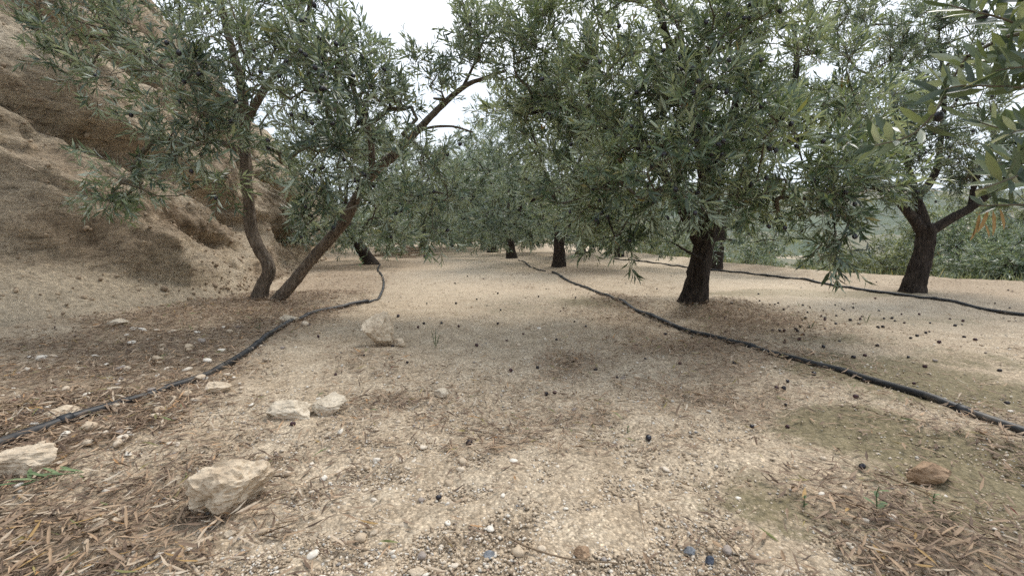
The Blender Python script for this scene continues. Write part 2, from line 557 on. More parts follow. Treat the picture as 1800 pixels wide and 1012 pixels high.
gx, gy = graded(-9, 11, 0.028, 0, 0.018), graded(-5, 44, 0.020, 1.0, 0.016)
X, Y = np.meshgrid(gx, gy)
Z = gh(X, Y) + 0.005 * fbm(X * 14, Y * 14, 0, 3, 71)
lt = litter_density(X, Y)
ny, nx = X.shape
ii, jj = np.meshgrid(np.arange(ny - 1), np.arange(nx - 1), indexing='ij')
GF = np.stack([ii * nx + jj, ii * nx + jj + 1, (ii + 1) * nx + jj + 1, (ii + 1) * nx + jj], -1).reshape(-1, 4)
pale = np.exp(-((X - 0.0 + 0.06 * Y) / 0.9) ** 2) * sstep(2.0, 5, Y) + np.exp(-((X - 2.6 + .03 * Y) / 0.7) ** 2) * sstep(2, 4, Y)
streak = np.clip(0.15 + 0.9 * fbm(X * 0.55 + 7, Y * 1.5, 0, 4, 55), 0, 0.75) * sstep(4.0, 7.0, Y)      # debris washed into bands
for (u_, v_, r_, k_) in ((982, 474, .9, .8), (899, 456, .9, .6), (866, 446, 1.0, .6), (1259, 476, .8, .6), (1088, 453, 1.0, .6), (655, 470, 1.1, .9), (880, 505, .7, .5), (1610, 512, .8, .5), (1750, 515, .9, .6), (720, 455, 1.2, .6)):
    c_ = gp(u_, v_)
    streak = np.maximum(streak, k_ * np.exp(-((X - c_[0]) ** 2 + (Y - c_[1]) ** 2) / r_ ** 2))
tree_floor = streak
ground = link('ground', mesh_np('ground', np.stack([X, Y, Z], -1).reshape(-1, 3), [GF], M_GROUND, True,
                                {'humus': np.clip(lt + tree_floor, 0, 1).ravel(), 'moss': np.broadcast_to(moss_density(X, Y), X.shape).ravel(), 'pale': np.clip(pale, 0, 1).ravel()}))
tag(ground, kind='structure')

# earth bank on the left: swept profile, eroded and undercut
sy = np.concatenate([np.linspace(-5, 1.2, 40), np.linspace(1.25, 9, 290), np.linspace(9.1, 40, 90)])
tt = np.concatenate([np.linspace(-0.10, 1, 180), np.linspace(1.03, 2.6, 26)])
S, T = np.meshgrid(sy, tt, indexing='ij')
crest_h = np.interp(S, [-5, 3, 7, 10, 12.6, 16, 18, 24, 40], [3.6, 3.6, 3.5, 3.1, 2.4, 1.5, 1.0, 0.8, 0.8])
apr_w = np.interp(S, [-5, 2.4, 2.9, 3.5, 6, 40], [0.95, 0.90, 0.55, 0.18, 0.15, 0.3])
apr_h = np.interp(S, [-5, 2.4, 2.9, 3.5, 40], [0.46, 0.46, 0.32, 0.10, 0.08])
tc_ = np.clip(T, 0, 1)
ta = np.clip(tc_ / 0.22, 0, 1)
tb = np.clip((tc_ - 0.22) / 0.78, 0, 1)
off = apr_w * ta + (0.52 * crest_h) * (tb ** 1.1) + np.maximum(T - 1, 0) * 6 + np.minimum(T, 0) * 1.5
hz = apr_h * ta ** 1.5 + (crest_h - apr_h) * (tb ** 0.92) + np.maximum(T - 1, 0) * 1.0 + np.minimum(T, 0) * 2.2
bx = toe_x(S) - off
nxn, nzn = 0.80, 0.60
dia = hz * 1.0 + S * 0.62                                     # strata run down and away
d = 0.12 * fbm(S * 0.7, hz * 1.1, 0, 3, 41) + 0.085 * fbm(S * 2.2 + hz, dia * 3.2, 0, 4, 42)
rid = 1 - np.abs(fbm(S * 0.55 - hz * 0.3, dia * 2.3, 3.3, 3, 43))
d = d + 0.11 * (rid - 0.6) * sstep(0.2, 0.45, tc_)
led = dia * 3.1 + 0.9 * fbm(S * 0.8, hz * 0.8, 5.1, 3, 52) + 0.25 * fbm(S * 3, hz * 3, 2.2, 3, 53)
fr = led - np.floor(led)
d = d + 0.10 * (sstep(0.0, 0.12, fr) * (1 - fr) ** 0.8) * sstep(-0.4, 0.5, fbm(S * 1.1, hz * 1.1, 8.0, 2, 54)) * sstep(0.22, 0.4, tc_)   # broken ledges
d = d + 0.035 * fbm(S * 8, hz * 8, 0, 3, 44) + 0.02 * np.abs(fbm(S * 19, hz * 19, 0, 2, 46))
lum = fbm(S * 5, hz * 5, 1.7, 2, 45)
d = d + 0.02 * sstep(0.25, 0.7, lum) - 0.05 * sstep(0.5, 0.7, -lum)


def hollow(h0, y0, y1, deep, wid):
    """an undercut: sharp upper lip, soft floor"""
    e = hz - (h0 - 0.20 * (S - y0))
    prof = np.where(e > 0, np.exp(-(e / (0.20 * wid)) ** 2), np.exp(-(e / wid) ** 2))
    return deep * prof * sstep(y0 - 0.5, y0 + 0.3, S) * sstep(y1 + 0.5, y1 - 0.3, S)


hol = hollow(1.35, 3.4, 5.6, 0.34, 0.38) + hollow(2.15, 4.6, 7.0, 0.26, 0.24) + hollow(0.85, 5.2, 7.2, 0.14, 0.22) + hollow(1.55, 6.0, 9.0, 0.25, 0.30) + hollow(2.6, 2.2, 4.4, 0.24, 0.3) + hollow(0.62, 3.9, 4.9, 0.10, 0.1)
fade = sstep(0.02, 0.30, tc_) * sstep(2.0, 1.0, T)
d = d * (0.30 + 0.70 * sstep(0.15, 0.35, tc_)) * sstep(-0.05, 0.06, T) - hol * fade
BV = np.stack([bx + d * nxn, S + 0.10 * fbm(S * 1.5, hz * 1.5, 0, 2, 47) * fade, hz + d * nzn * 0.6 + gh(toe_x(S), S)], -1)
ns, ntt = S.shape
ii, jj = np.meshgrid(np.arange(ns - 1), np.arange(ntt - 1), indexing='ij')
BF = np.stack([ii * ntt + jj, (ii + 1) * ntt + jj, (ii + 1) * ntt + jj + 1, ii * ntt + jj + 1], -1).reshape(-1, 4)[:, ::-1]
bpale = np.clip(sstep(0.26, 0.16, T) * sstep(4.6, 3.4, S) + 0.6 * sstep(0.72, 0.95, rid) * sstep(0.3, 0.5, tc_), 0, 1)
bdark = np.clip(sstep(-0.1, 0.5, fbm(S * 1.3, dia * 1.8, 0, 4, 48)) * sstep(0.24, 0.34, tc_) * sstep(0.85, .6, tc_), 0, 1)   # damp, root-stained soil
bank = link('earth_bank', mesh_np('earth_bank', BV.reshape(-1, 3), [BF], M_BANK, True, {'pale': bpale.ravel(), 'dark': bdark.ravel()}))
tag(bank, kind='structure')


CL = np.random.default_rng(33)
ci, cj = CL.integers(0, ns - 1, 5000), CL.integers(6, 150, 5000)
cp = BV[ci, cj]
okc = (cp[:, 1] > 0.8) & (cp[:, 1] < 9.5)
CLOD = cp[okc]


def terrain_mat():
    m, t, b, _ = material('valley_land')
    p = world_pos(t)
    n1, n2 = noise(t, 0.006, 6, 0.6, p), noise(t, 0.05, 6, 0.7, p)
    v = nd(t, 'ShaderNodeTexVoronoi', Scale=0.008)
    t.links.new(p, v.inputs['Vector'])
    f = ramp(t, [(0.0, (0.05, 0.075, 0.035)), (0.45, (0.075, 0.095, 0.045)), (0.62, (0.17, 0.15, 0.09)), (0.8, (0.40, 0.32, 0.22)), (1.0, (0.09, 0.11, 0.05))], v.outputs['Color'], 'CONSTANT').outputs[0]
    w = ramp(t, [(0.42, (0.04, 0.062, 0.03)), (0.6, (0.13, 0.125, 0.075))], n2).outputs[0]
    c = mixc(t, ramp(t, [(0.45, (0, 0, 0)), (0.6, (1, 1, 1))], n1).outputs[0], f, w)
    t.links.new(c, b.inputs['Base Color'])
    return m


# the wider land: valley to the right, hills across it
rr = np.concatenate([[0.0], np.geomspace(8, 7000, 130)])
th = np.linspace(-np.pi, np.pi, 241)
RR, TH = np.meshgrid(rr, th, indexing='ij')
HX, HY = RR * np.sin(TH), RR * np.cos(TH)
side = np.sin(TH - math.radians(-8))                              # + towards the valley
down = -np.minimum(RR * 0.36, 62) * sstep(-0.05, 0.45, side) - 2.5 - 0.004 * np.minimum(RR, 2500) * sstep(0.2, 0.6, side)
rise = np.minimum(RR * 0.10, 160) * sstep(0.0, -0.6, side)
hills = sstep(900, 3800, RR) * (330 + 120 * fbm(HX / 900, HY / 900, 0, 5, 81) + 90 * np.sin(TH * 5.3 + 1)) * sstep(-0.3, 0.5, side + 0.2)
hills = hills + sstep(250, 800, RR) * 22 * fbm(HX / 260, HY / 260, 0, 4, 84)
HZ = down + rise * sstep(10, 60, RR) + hills
n1, n2 = RR.shape
ii, jj = np.meshgrid(np.arange(n1 - 1), np.arange(n2 - 1), indexing='ij')
HF = np.stack([ii * n2 + jj, ii * n2 + jj + 1, (ii + 1) * n2 + jj + 1, (ii + 1) * n2 + jj], -1).reshape(-1, 4)[:, ::-1]
terrain = link('terrain', mesh_np('terrain', np.stack([HX, HY, HZ], -1).reshape(-1, 3), [HF], terrain_mat()))
tag(terrain, kind='structure')

# ------------------------------------------------------------------ leaf and shoot kit
# leaf along +x, upper face +z, length 1, half width 0.5
LV_HI = np.array([(0, 0, 0), (.28, .42, .02), (.28, 0, -.012), (.28, -.42, .02), (.68, .40, .005), (.68, 0, -.03), (.68, -.40, .005), (1, 0, -.06)])
LF_HI = np.array([(0, 2, 1), (0, 3, 2), (1, 2, 5), (1, 5, 4), (2, 3, 6), (2, 6, 5), (4, 5, 7), (5, 6, 7)])
LV_MID = np.array([(0, 0, 0), (.42, .45, .03), (.42, 0, -.012), (.42, -.45, .03), (1, 0, -.09)])
LF_MID = np.array([(0, 2, 1), (0, 3, 2), (1, 2, 4), (2, 3, 4)])
LV_LO = np.array([(0, 0, 0), (.45, .45, .02), (.45, -.45, .02), (1, 0, -.05)])
LF_LO = np.array([(0, 2, 1), (1, 2, 3)])


def shoot_template(rng, n_nodes, leaf_len):
    """stem along +z with opposite leaf pairs; returns leaf pos, axis, normal, length, width and the stem line"""
    bend = rng.uniform(0.2, 0.9)
    bd = rng.uniform(0, 2 * np.pi)
    step = leaf_len * rng.uniform(0.17, 0.29)
    p, dirv = np.zeros(3), np.array([0, 0, 1.0])
    stem, out = [p.copy()], []
    ph = rng.uniform(0, np.pi)
    for k in range(n_nodes):
        f = k / max(1, n_nodes - 1)
        dirv = dirv + np.array([math.cos(bd), math.sin(bd), 0]) * bend / n_nodes + rng.normal(0, 0.05, 3)
        dirv /= np.linalg.norm(dirv)
        p = p + dirv * step
        stem.append(p.copy())
        if k < 1:
            continue
        ref = np.array([1.0, 0, 0]) - dirv * dirv[0]
        ref /= np.linalg.norm(ref)
        bi = np.cross(dirv, ref)
        for sgn in (0, np.pi):
            if rng.random() < 0.07:
                continue
            a = ph + k * np.pi / 2 + sgn + rng.normal(0, 0.3)
            b = math.cos(a) * ref + math.sin(a) * bi
            phi = math.radians(rng.normal(56 - 34 * f, 8))
            ax = dirv * math.cos(phi) + b * math.sin(phi)
            nn = dirv - ax * dirv.dot(ax) + rng.normal(0, 0.25, 3)
            nn -= ax * nn.dot(ax)
            nn /= np.linalg.norm(nn)
            ln = leaf_len * rng.uniform(0.75, 1.15) * (1 - 0.35 * f ** 2) * (0.8 if k < 2 else 1)
            out.append(np.concatenate([p, ax, nn, [ln, ln * rng.uniform(0.185, 0.255)]]))
    return np.array(out), np.array(stem)


def rot_to(dirs, rng):
    """matrices with +z on dirs and a random roll"""
    z = dirs / (np.linalg.norm(dirs, axis=1)[:, None] + 1e-9)
    r = rng.normal(size=z.shape)
    x = r - z * np.sum(r * z, 1)[:, None]
    x /= np.linalg.norm(x, axis=1)[:, None] + 1e-9
    return np.stack([x, np.cross(z, x), z], -1)


def leaf_verts(Lf, tv):
    """Lf rows: pos axis normal length width"""
    a, n = Lf[:, 3:6], Lf[:, 6:9]
    s = np.cross(n, a)
    return (Lf[:, None, 0:3] + tv[None, :, 0, None] * (a * Lf[:, 9:10])[:, None, :] + tv[None, :, 1, None] * (s * Lf[:, 10:11])[:, None, :]
            + tv[None, :, 2, None] * (n * Lf[:, 9:10])[:, None, :])


def leaf_mesh(name, Lf, tints, mat, hi=2, smooth=True):
    tv, tf = {2: (LV_HI, LF_HI), 1: (LV_MID, LF_MID), 0: (LV_LO, LF_LO)}[int(hi)]
    V = leaf_verts(Lf, tv).reshape(-1, 3)
    F = (tf[None] + (np.arange(len(Lf)) * len(tv))[:, None, None]).reshape(-1, 3)
    return mesh_np(name, V, [F], mat, smooth, {'tint': np.repeat(tints, len(tv))})


def leaf_matrix(r):
    a, n = r[3:6], r[6:9]
    s = np.cross(n, a)
    M = Matrix.Identity(4)
    for i in range(3):
        M[i][0], M[i][1], M[i][2], M[i][3] = a[i] * r[9], s[i] * r[10], n[i] * r[9], r[i]
    return M


LEAF_ONE = {}


def leaf_single(mat):
    """eight shared single-leaf meshes per material"""
    if mat.name not in LEAF_ONE:
        row = np.array([[0, 0, 0, 1, 0, 0, 0, 0, 1, 1, 1.0]])
        ts = [0.12, 0.3, 0.42, 0.52, 0.62, 0.74, 0.86, 0.95] if 'dry' not in mat.name else [0.1, 0.3, 0.48, 0.6, 0.72, 0.8, 0.88, 0.96]
        LEAF_ONE[mat.name] = [leaf_mesh('leaf', row, np.array([x]), mat) for x in ts]
    return LEAF_ONE[mat.name]


def olive_mesh(mat):
    u, w = np.meshgrid(np.linspace(0, 2 * np.pi, 10, endpoint=False), np.linspace(0, np.pi, 8)[1:-1], indexing='ij')
    V = np.stack([np.sin(w) * np.cos(u), np.sin(w) * np.sin(u), 1.18 * np.cos(w) + 0.05 * np.cos(w) ** 3], -1).reshape(-1, 3)
    n, k = u.shape
    F = [(i * k + j, i * k + j + 1, ((i + 1) % n) * k + j + 1, ((i + 1) % n) * k + j) for i in range(n) for j in range(k - 1)]
    V = np.vstack([V, [(0, 0, 1.24), (0, 0, -1.22)]])
    T = [(len(V) - 2, i * k, ((i + 1) % n) * k) for i in range(n)] + [(len(V) - 1, ((i + 1) % n) * k + k - 1, i * k + k - 1) for i in range(n)]
    return mesh_np('olive', V, [F, T], mat)


ME_OLIVE = olive_mesh(M_OLIVE)
M_OLIVE_PURPLE = plain_mat('fallen_olive_purple', (0.045, 0.018, 0.022), 0.6, 0.35, 0.5, 90)
ME_FALLEN = []
for k_, m_o in enumerate((M_OLIVE_DUSTY, M_OLIVE_DUSTY, M_OLIVE_PURPLE, M_OLIVE)):
    me_ = olive_mesh(m_o)
    for v_ in me_.vertices:           # shrivelled skins
        v_.co *= 1 + (0.16 if k_ != 3 else 0.03) * float(fbm(v_.co.x * 1.9 + k_ * 5, v_.co.y * 1.9, v_.co.z * 1.9, 2, 400 + k_))
    ME_FALLEN.append(me_)
TRI = [0]


def bark_tube(path, sides, gnarl, seed, flare=False):
    """path rows x y z r"""
    P = resample(path, max(0.012, path[0][3] * 0.28))
    V, F = tube(P[:, :3], P[:, 3], sides)
    k = len(P)
    a = np.tile(np.linspace(0, 2 * np.pi, sides, endpoint=False), k)
    s = np.repeat(np.concatenate([[0], np.cumsum(np.linalg.norm(np.diff(P[:, :3], axis=0), axis=1))]), sides)
    r = np.repeat(P[:, 3], sides)
    C = np.repeat(P[:, :3], sides, axis=0)
    ca, sa = np.cos(a), np.sin(a)
    dsp = 0.18 * fbm(ca * 1.4 + 5, sa * 1.4, s * 5.0, 3, seed) + 0.15 * (1 - 2 * np.abs(fbm(ca * 3.2, sa * 3.2, s * 5 + 9, 3, seed + 7))) + 0.05 * fbm(ca * 7, sa * 7, s * 28, 2, seed + 9)
    if flare:
        dsp = dsp + np.exp(-s / (1.1 * path[0][3])) * (0.14 + 0.40 * np.maximum(0, vnoise(ca * 1.9 + 3, sa * 1.9, 0.5, seed + 21)))
    V = C + (V - C) * (1 + gnarl * dsp)[:, None]
    tip = len(V)
    V = np.vstack([V, P[-1, :3]])
    capf = [(tip - sides + i, tip - sides + (i + 1) % sides, tip) for i in range(sides)]
    return V, F, capf


def bark_part(name, path, sides, gnarl, seed, mat, parent, origin):
    V, F, capf = bark_tube(path, sides, gnarl, seed, name == 'trunk')
    return link(name, mesh_np(name, V - origin, [F, capf], mat), parent)


def grow(limbs, attractors, rng, step=0.09):
    """join each twig end to the nearest wood so far; returns chains of (points, radii)"""
    nodes = np.vstack([resample(np.asarray(l), step)[:, :4] for l in limbs])
    pos = list(nodes[:, :3])
    A = np.array(attractors)
    from_d = np.min(np.linalg.norm(A[:, None] - nodes[None, :, :3], axis=2), axis=1)
    cur = np.array(pos)
    par, cnt = [-1] * len(pos), [0] * len(pos)
    for k in np.argsort(from_d):
        a = A[k]
        dv = a - cur
        dist = np.linalg.norm(dv, axis=1) + 0.25 * np.maximum(0, -dv[:, 2])
        i = int(np.argmin(dist))
        p0 = cur[i]
        L_ = np.linalg.norm(a - p0)
        n = max(1, int(L_ / step))
        bow = rng.normal(0, 0.10, 3) * L_ + np.array([0, 0, 0.06 * L_])
        prev = i
        new = []
        for q in range(1, n + 1):
            f = q / n
            pt = p0 + (a - p0) * f + bow * (4 * f * (1 - f)) + (rng.normal(0, 0.008, 3) if q < n else 0)
            new.append(pt)
            par.append(prev)
            cnt.append(0)
            prev = len(par) - 1
        cur = np.vstack([cur, new])
        cnt[prev] += 1
    for i in range(len(par) - 1, -1, -1):
        if par[i] >= 0:
            cnt[par[i]] += cnt[i]
    kids = {}
    n0 = len(nodes)
    for i in range(n0, len(par)):
        kids.setdefault(par[i], []).append(i)
    rad = 0.0022 * np.maximum(np.array(cnt), 1) ** 0.5
    chains = []
    starts = [(p, c) for p, cs in kids.items() if p < n0 for c in cs]
    while starts:
        p, c = starts.pop()
        ch, rr_ = [cur[p], cur[c]], [rad[c], rad[c]]
        while c in kids:
            ks = sorted(kids[c], key=lambda q: -cnt[q])
            starts += [(c, q) for q in ks[1:]]
            c = ks[0]
            ch.append(cur[c])
            rr_.append(rad[c])
        chains.append((np.array(ch), np.array(rr_)))
    return chains


def olive_tree(name, label, base, limbs, blobs, seed, shoots=5, leaf_len=0.058, nodes=(5, 9), hi=True, leaf_objs=0, fruit=0, mat=None, bark=None,
               gnarl=1.0, sides=18, group=None, extra_shoots=(), up=0.35, tint_c=0.5, cat='tree', fill=1.0, clear=None):
    """limbs: list of rows (x y z r), the first is the trunk.  blobs: (centre, radius, number of twig ends)"""
    rng = np.random.default_rng(seed)
    mat, bark = mat or M_LEAF, bark or M_BARK
    base = np.array([base[0], base[1], gh(base[0], base[1]) if len(base) < 3 else base[2]], float)
    root = link(name, None, loc=tuple(base))
    root.empty_display_size = 0.2
    tag(root, label, cat, group)
    for i, l in enumerate(limbs):
        bark_part('trunk' if i == 0 else 'branch', l, sides if i == 0 else max(8, sides - 6), gnarl if i == 0 else gnarl * 0.7, seed * 13 + i, bark, root, base)
    att, outw = [], []
    for c, r, n in blobs:
        n = max(3, int(n * fill))
        c = np.asarray(c)
        rv = np.array([r, r, r * 0.85]) if np.isscalar(r) else np.asarray(r)
        q = rng.normal(size=(n, 3))
        q /= np.linalg.norm(q, axis=1)[:, None]
        q *= (rng.random(n) ** 0.45)[:, None]
        att.append(c + q * rv)
        outw.append(q)
    att, outw = np.vstack(att), np.vstack(outw)
    ok = att[:, 2] > base[2] + 0.25
    att, outw = att[ok], outw[ok]
    chains = grow(limbs, att, rng)
    bag = Bag()
    for ch, rr_ in chains:
        V, F = tube(ch, rr_ * np.linspace(1.15, 0.8, len(ch)), 4 if not hi else 5)
        bag.add(V - base, F)
    # shoots: on the twig ends and along the twigs
    pos = np.repeat(att, shoots, axis=0) + rng.normal(0, 0.035, (len(att) * shoots, 3))
    dr = np.repeat(outw, shoots, axis=0) * 0.8 + rng.normal(0, 0.45, pos.shape) + np.array([0, 0, 1.0]) * (up * np.clip((np.repeat(att[:, 2:3], shoots, axis=0) - 0.75) * 1.3, -0.6, 1.3))
    along = np.vstack([ch[len(ch) // 3:] for ch, _ in chains])
    pick = along[rng.random(len(along)) < 0.38]
    pos = np.vstack([pos, pick])
    dr = np.vstack([dr, rng.normal(0, 0.7, pick.shape) + np.array([0, 0, up])])
    tmpl = [shoot_template(rng, int(rng.integers(nodes[0], nodes[1] + 1)), leaf_len) for _ in range(14)]
    which = rng.integers(0, len(tmpl), len(pos))
    if clear:
        u_, v_, w_ = project(pos)
        gone = np.zeros(len(pos), bool)
        for line in clear:
            l3 = np.array(line)[:, :3]
            lu, lv, lw = project(l3)
            gone |= (seg_dist(u_, v_, list(zip(lu, lv))) < 18) & (w_ < lw.mean() + 0.1)
        keep_ = ~gone | (rng.random(len(pos)) < 0.25)          # shoots pruned away from the bare stems
        pos, dr = pos[keep_], dr[keep_]
        which = which[keep_]
    M = rot_to(dr, rng)
    rows = []
    for w, (lf, stem) in enumerate(tmpl):
        sel = np.where(which == w)[0]
        if not len(sel):
            continue
        m, p = M[sel], pos[sel]
        sc = rng.uniform(0.8, 1.15, len(sel))
        Lp = np.einsum('kij,lj->kli', m, lf[:, 0:3]) * sc[:, None, None] + p[:, None]
        La = np.einsum('kij,lj->kli', m, lf[:, 3:6])
        Ln = np.einsum('kij,lj->kli', m, lf[:, 6:9])
        lw = lf[None, :, 9:11] * sc[:, None, None]
        rows.append(np.concatenate([Lp, La, Ln, lw], -1).reshape(-1, 11))
        if hi:
            st = np.einsum('kij,lj->kli', m, stem[[0, len(stem) // 2, -1]]) * sc[:, None, None] + p[:, None]
            for s_ in st:
                V, F = tube(s_, np.linspace(0.0019, 0.0008, len(s_)), 3)
                bag.add(V - base, F)
    for (p0, d0, nn, s_) in extra_shoots:
        lf, stem = shoot_template(rng, nn, leaf_len * s_)
        m = rot_to(np.array([d0], float), rng)[0]
        rows.append(np.concatenate([lf[:, 0:3] @ m.T + p0, lf[:, 3:6] @ m.T, lf[:, 6:9] @ m.T, lf[:, 9:11]], -1))
        s_ = stem @ m.T + p0
        V, F = tube(s_, np.linspace(0.0022, 0.0009, len(s_)), 4)
        bag.add(V - base, F)
    Lf = np.vstack(rows)
    # leaves hang a little, and turn their upper face to the light
    Lf[:, 3:6] += np.array([0, 0, -0.05]) + rng.normal(0, 0.07, (len(Lf), 3))
    Lf[:, 3:6] /= np.linalg.norm(Lf[:, 3:6], axis=1)[:, None]
    nn = Lf[:, 6:9] + np.array([0, 0, 0.35])
    nn -= Lf[:, 3:6] * np.sum(nn * Lf[:, 3:6], 1)[:, None]
    Lf[:, 6:9] = nn / (np.linalg.norm(nn, axis=1)[:, None] + 1e-9)
    near = np.linalg.norm(Lf[:, :3] - np.array([0, 0, CAM_H]), axis=1)
    Lf = Lf[(near > 0.45) & (Lf[:, 2] > base[2] + 0.12)]
    t = np.clip(rng.normal(tint_c, 0.18, len(Lf)) + 0.34 * fbm(Lf[:, 0] * 3.1, Lf[:, 1] * 3.1, Lf[:, 2] * 3.1, 2, seed), 0.02, 0.93)
    old = rng.random(len(Lf))
    t = np.where(old < 0.007, rng.uniform(0.955, 1.0, len(Lf)), t)
    if leaf_objs:
        u, v, w = project(Lf[:, :3] + Lf[:, 3:6] * Lf[:, 9:10] * 0.5)
        dvec = Lf[:, :3] - np.array([0, 0, CAM_H])
        dist = np.linalg.norm(dvec, axis=1)
        dvec /= dist[:, None]
        facing = np.abs(np.sum(dvec * Lf[:, 6:9], 1)) + 0.15
        flen = np.linalg.norm(np.cross(dvec, Lf[:, 3:6]), axis=1)
        score = Lf[:, 9] * flen * facing / dist ** 2
        score[(u < 0) | (u > 1800) | (v < 0) | (v > 1000) | (w < 0.1)] = 0
        idx = np.argsort(-score)[:leaf_objs]
        ms = leaf_single(mat)
        for i in idx:
            r = Lf[i].copy()
            r[:3] -= base
            o = link('leaf', ms[min(7, int(t[i] * 7.6))], root)
            o.matrix_basis = leaf_matrix(r)
        keep = np.ones(len(Lf), bool)
        keep[idx] = False
        Lf, t = Lf[keep], t[keep]
    Lr = Lf.copy()
    Lr[:, :3] -= base
    TRI[0] += len(Lf) * (8 if hi else 2)
    o = link('crown', leaf_mesh('crown', Lr, t, mat, 1 if hi else 0), root)
    o['kind'] = 'stuff'
    o = link('twigs', bag.mesh('twigs', M_TWIG if hi else bark), root)
    o['kind'] = 'stuff'
    if fruit:
        fp = Lf[:, :3] + Lf[:, 3:6] * 0.012
        u, v, w = project(fp)
        vis = np.where((u > 0) & (u < 1800) & (v > 0) & (v < 900) & (fp[:, 1] < base[1] - 0.2))[0]
        dd = np.linalg.norm(fp[vis] - np.array([0, 0, CAM_H]), axis=1) + rng.random(len(vis)) * 0.9
        vis = vis[np.argsort(dd)][:fruit * 25]
        for i in rng.permutation(vis)[:fruit]:
            o = link('olive', ME_OLIVE, root)
            o.location = tuple(fp[i] - base + np.array([rng.normal(0, 0.012), -0.015, -0.018]))
            o.rotation_euler = (rng.normal(0, 0.4), rng.normal(0, 0.4), 0)
            s = rng.uniform(0.0095, 0.0125)
            o.scale = (s, s, s)
    return root


def limb(spec, y0, y1, r0, r1, bend=0.0):
    """spec: places in the photo from the foot of the limb to its tip"""
    n = len(spec)
    out = []
    for i, (u, v) in enumerate(spec):
        f = i / (n - 1)
        p = at(u, v, y0 + (y1 - y0) * f + bend * math.sin(math.pi * f))
        out.append((*p, r0 + (r1 - r0) * f ** 0.85))
    return out


def blob(u, v, y, r, n):
    return (at(u, v, y), r, n)


# ------------------------------------------------------------------ the olive trees in front
b1 = gp(470, 530)
y1 = b1[1]
A_ = limb([(452, 540), (462, 505), (473, 472), (455, 435), (441, 400), (436, 345), (432, 290), (430, 235)], y1, y1 - 0.10, 0.050, 0.036)
A_[0] = (*A_[0][:3], 0.070)
B_ = limb([(478, 536), (512, 500), (548, 455), (580, 420), (608, 385), (635, 335), (660, 300), (690, 275)], y1, y1 - 0.15, 0.046, 0.034)
blobs1 = [blob(120, 45, 3.0, .26, 11), blob(230, 60, 2.95, .38, 18), blob(340, 40, 2.8, .42, 24), blob(340, 150, 2.6, .36, 22), blob(460, 70, 2.7, .48, 26), blob(440, -70, 3.2, .55, 13), blob(560, 150, 2.7, .42, 26),
          blob(535, 10, 3.1, .30, 14), blob(355, 225, 2.6, .20, 11), blob(300, 250, 2.75, .22, 10), blob(235, 310, 2.8, .17, 8), blob(190, 350, 2.8, .10, 4), blob(575, 270, 2.75, .27, 17), blob(520, 290, 3.9, .25, 10), blob(560, 345, 2.9, .17, 9),
          blob(735, 315, 2.9, .24, 15), blob(650, 240, 4.0, .3, 12), blob(655, 190, 3.0, .28, 16), blob(745, 365, 3.0, .22, 11), blob(660, 385, 3.1, .18, 8), blob(800, 100, 3.3, .27, 12), blob(860, 95, 3.3, .26, 10), blob(612, 130, 3.0, .26, 13),
          blob(540, 375, 3.0, .12, 4), blob(385, 325, 3.0, .07, 3), blob(160, 130, 3.0, .18, 7), blob(350, 30, 4.2, .5, 7), blob(590, 140, 4.3, .5, 10), blob(690, 270, 4.3, .4, 9), blob(755, 155, 3.2, .22, 9), blob(835, 55, 3.3, .20, 9), blob(480, 230, 4.2, .35, 6),
          blob(280, -80, 3.2, .4, 6)]
olive_tree('olive_tree', 'twin-stemmed olive tree at the foot of the earth bank, one stem upright, one leaning', b1,
           [A_, B_,
            limb([(430, 240), (428, 180), (415, 110), (395, 40), (380, -60)], y1 - 0.10, y1 - 0.3, 0.040, 0.014),
            limb([(430, 225), (390, 170), (330, 140), (260, 105), (190, 70), (120, 60)], y1 - 0.10, y1 - 0.55, 0.030, 0.008),
            limb([(431, 215), (470, 150), (520, 90), (545, 10), (550, -60)], y1 - 0.10, y1 - 0.4, 0.030, 0.010),
            limb([(430, 270), (385, 250), (330, 260), (270, 290), (215, 320)], y1 - 0.10, y1 - 0.6, 0.018, 0.006),
            limb([(690, 275), (740, 223), (785, 178), (820, 150), (850, 138), (890, 124)], y1 - 0.15, y1 - 0.1, 0.032, 0.009),
            limb([(655, 305), (650, 240), (625, 170), (610, 110), (600, 60)], y1 - 0.15, y1 - 0.35, 0.026, 0.009),
            limb([(812, 157), (830, 120), (850, 70), (860, 20)], y1 - 0.1, y1 - 0.05, 0.012, 0.005),
            limb([(700, 268), (740, 230), (790, 222), (830, 232)], y1 - 0.15, y1 - 0.3, 0.014, 0.005)],
           blobs1, 3, shoots=6, clear=[A_[1:], B_[1:], limb([(690, 275), (740, 223), (785, 178), (820, 150), (850, 138), (890, 124)], y1 - 0.15, y1 - 0.1, 0.03, 0.01)], fill=1.08, leaf_len=0.078, up=0.6, leaf_objs=300, fruit=110, bark=M_BARK_GREY, sides=22, gnarl=0.8,
           extra_shoots=[(at(745, 425, 2.9), (0.05, 0, -1), 8, 0.95), (at(755, 415, 2.9), (-0.1, 0, -1), 7, 0.9), (at(385, 330, 2.7), (0, 0, -1), 9, 1.0), (at(180, 355, 2.7), (-.1, 0, -1), 6, 1.0)])

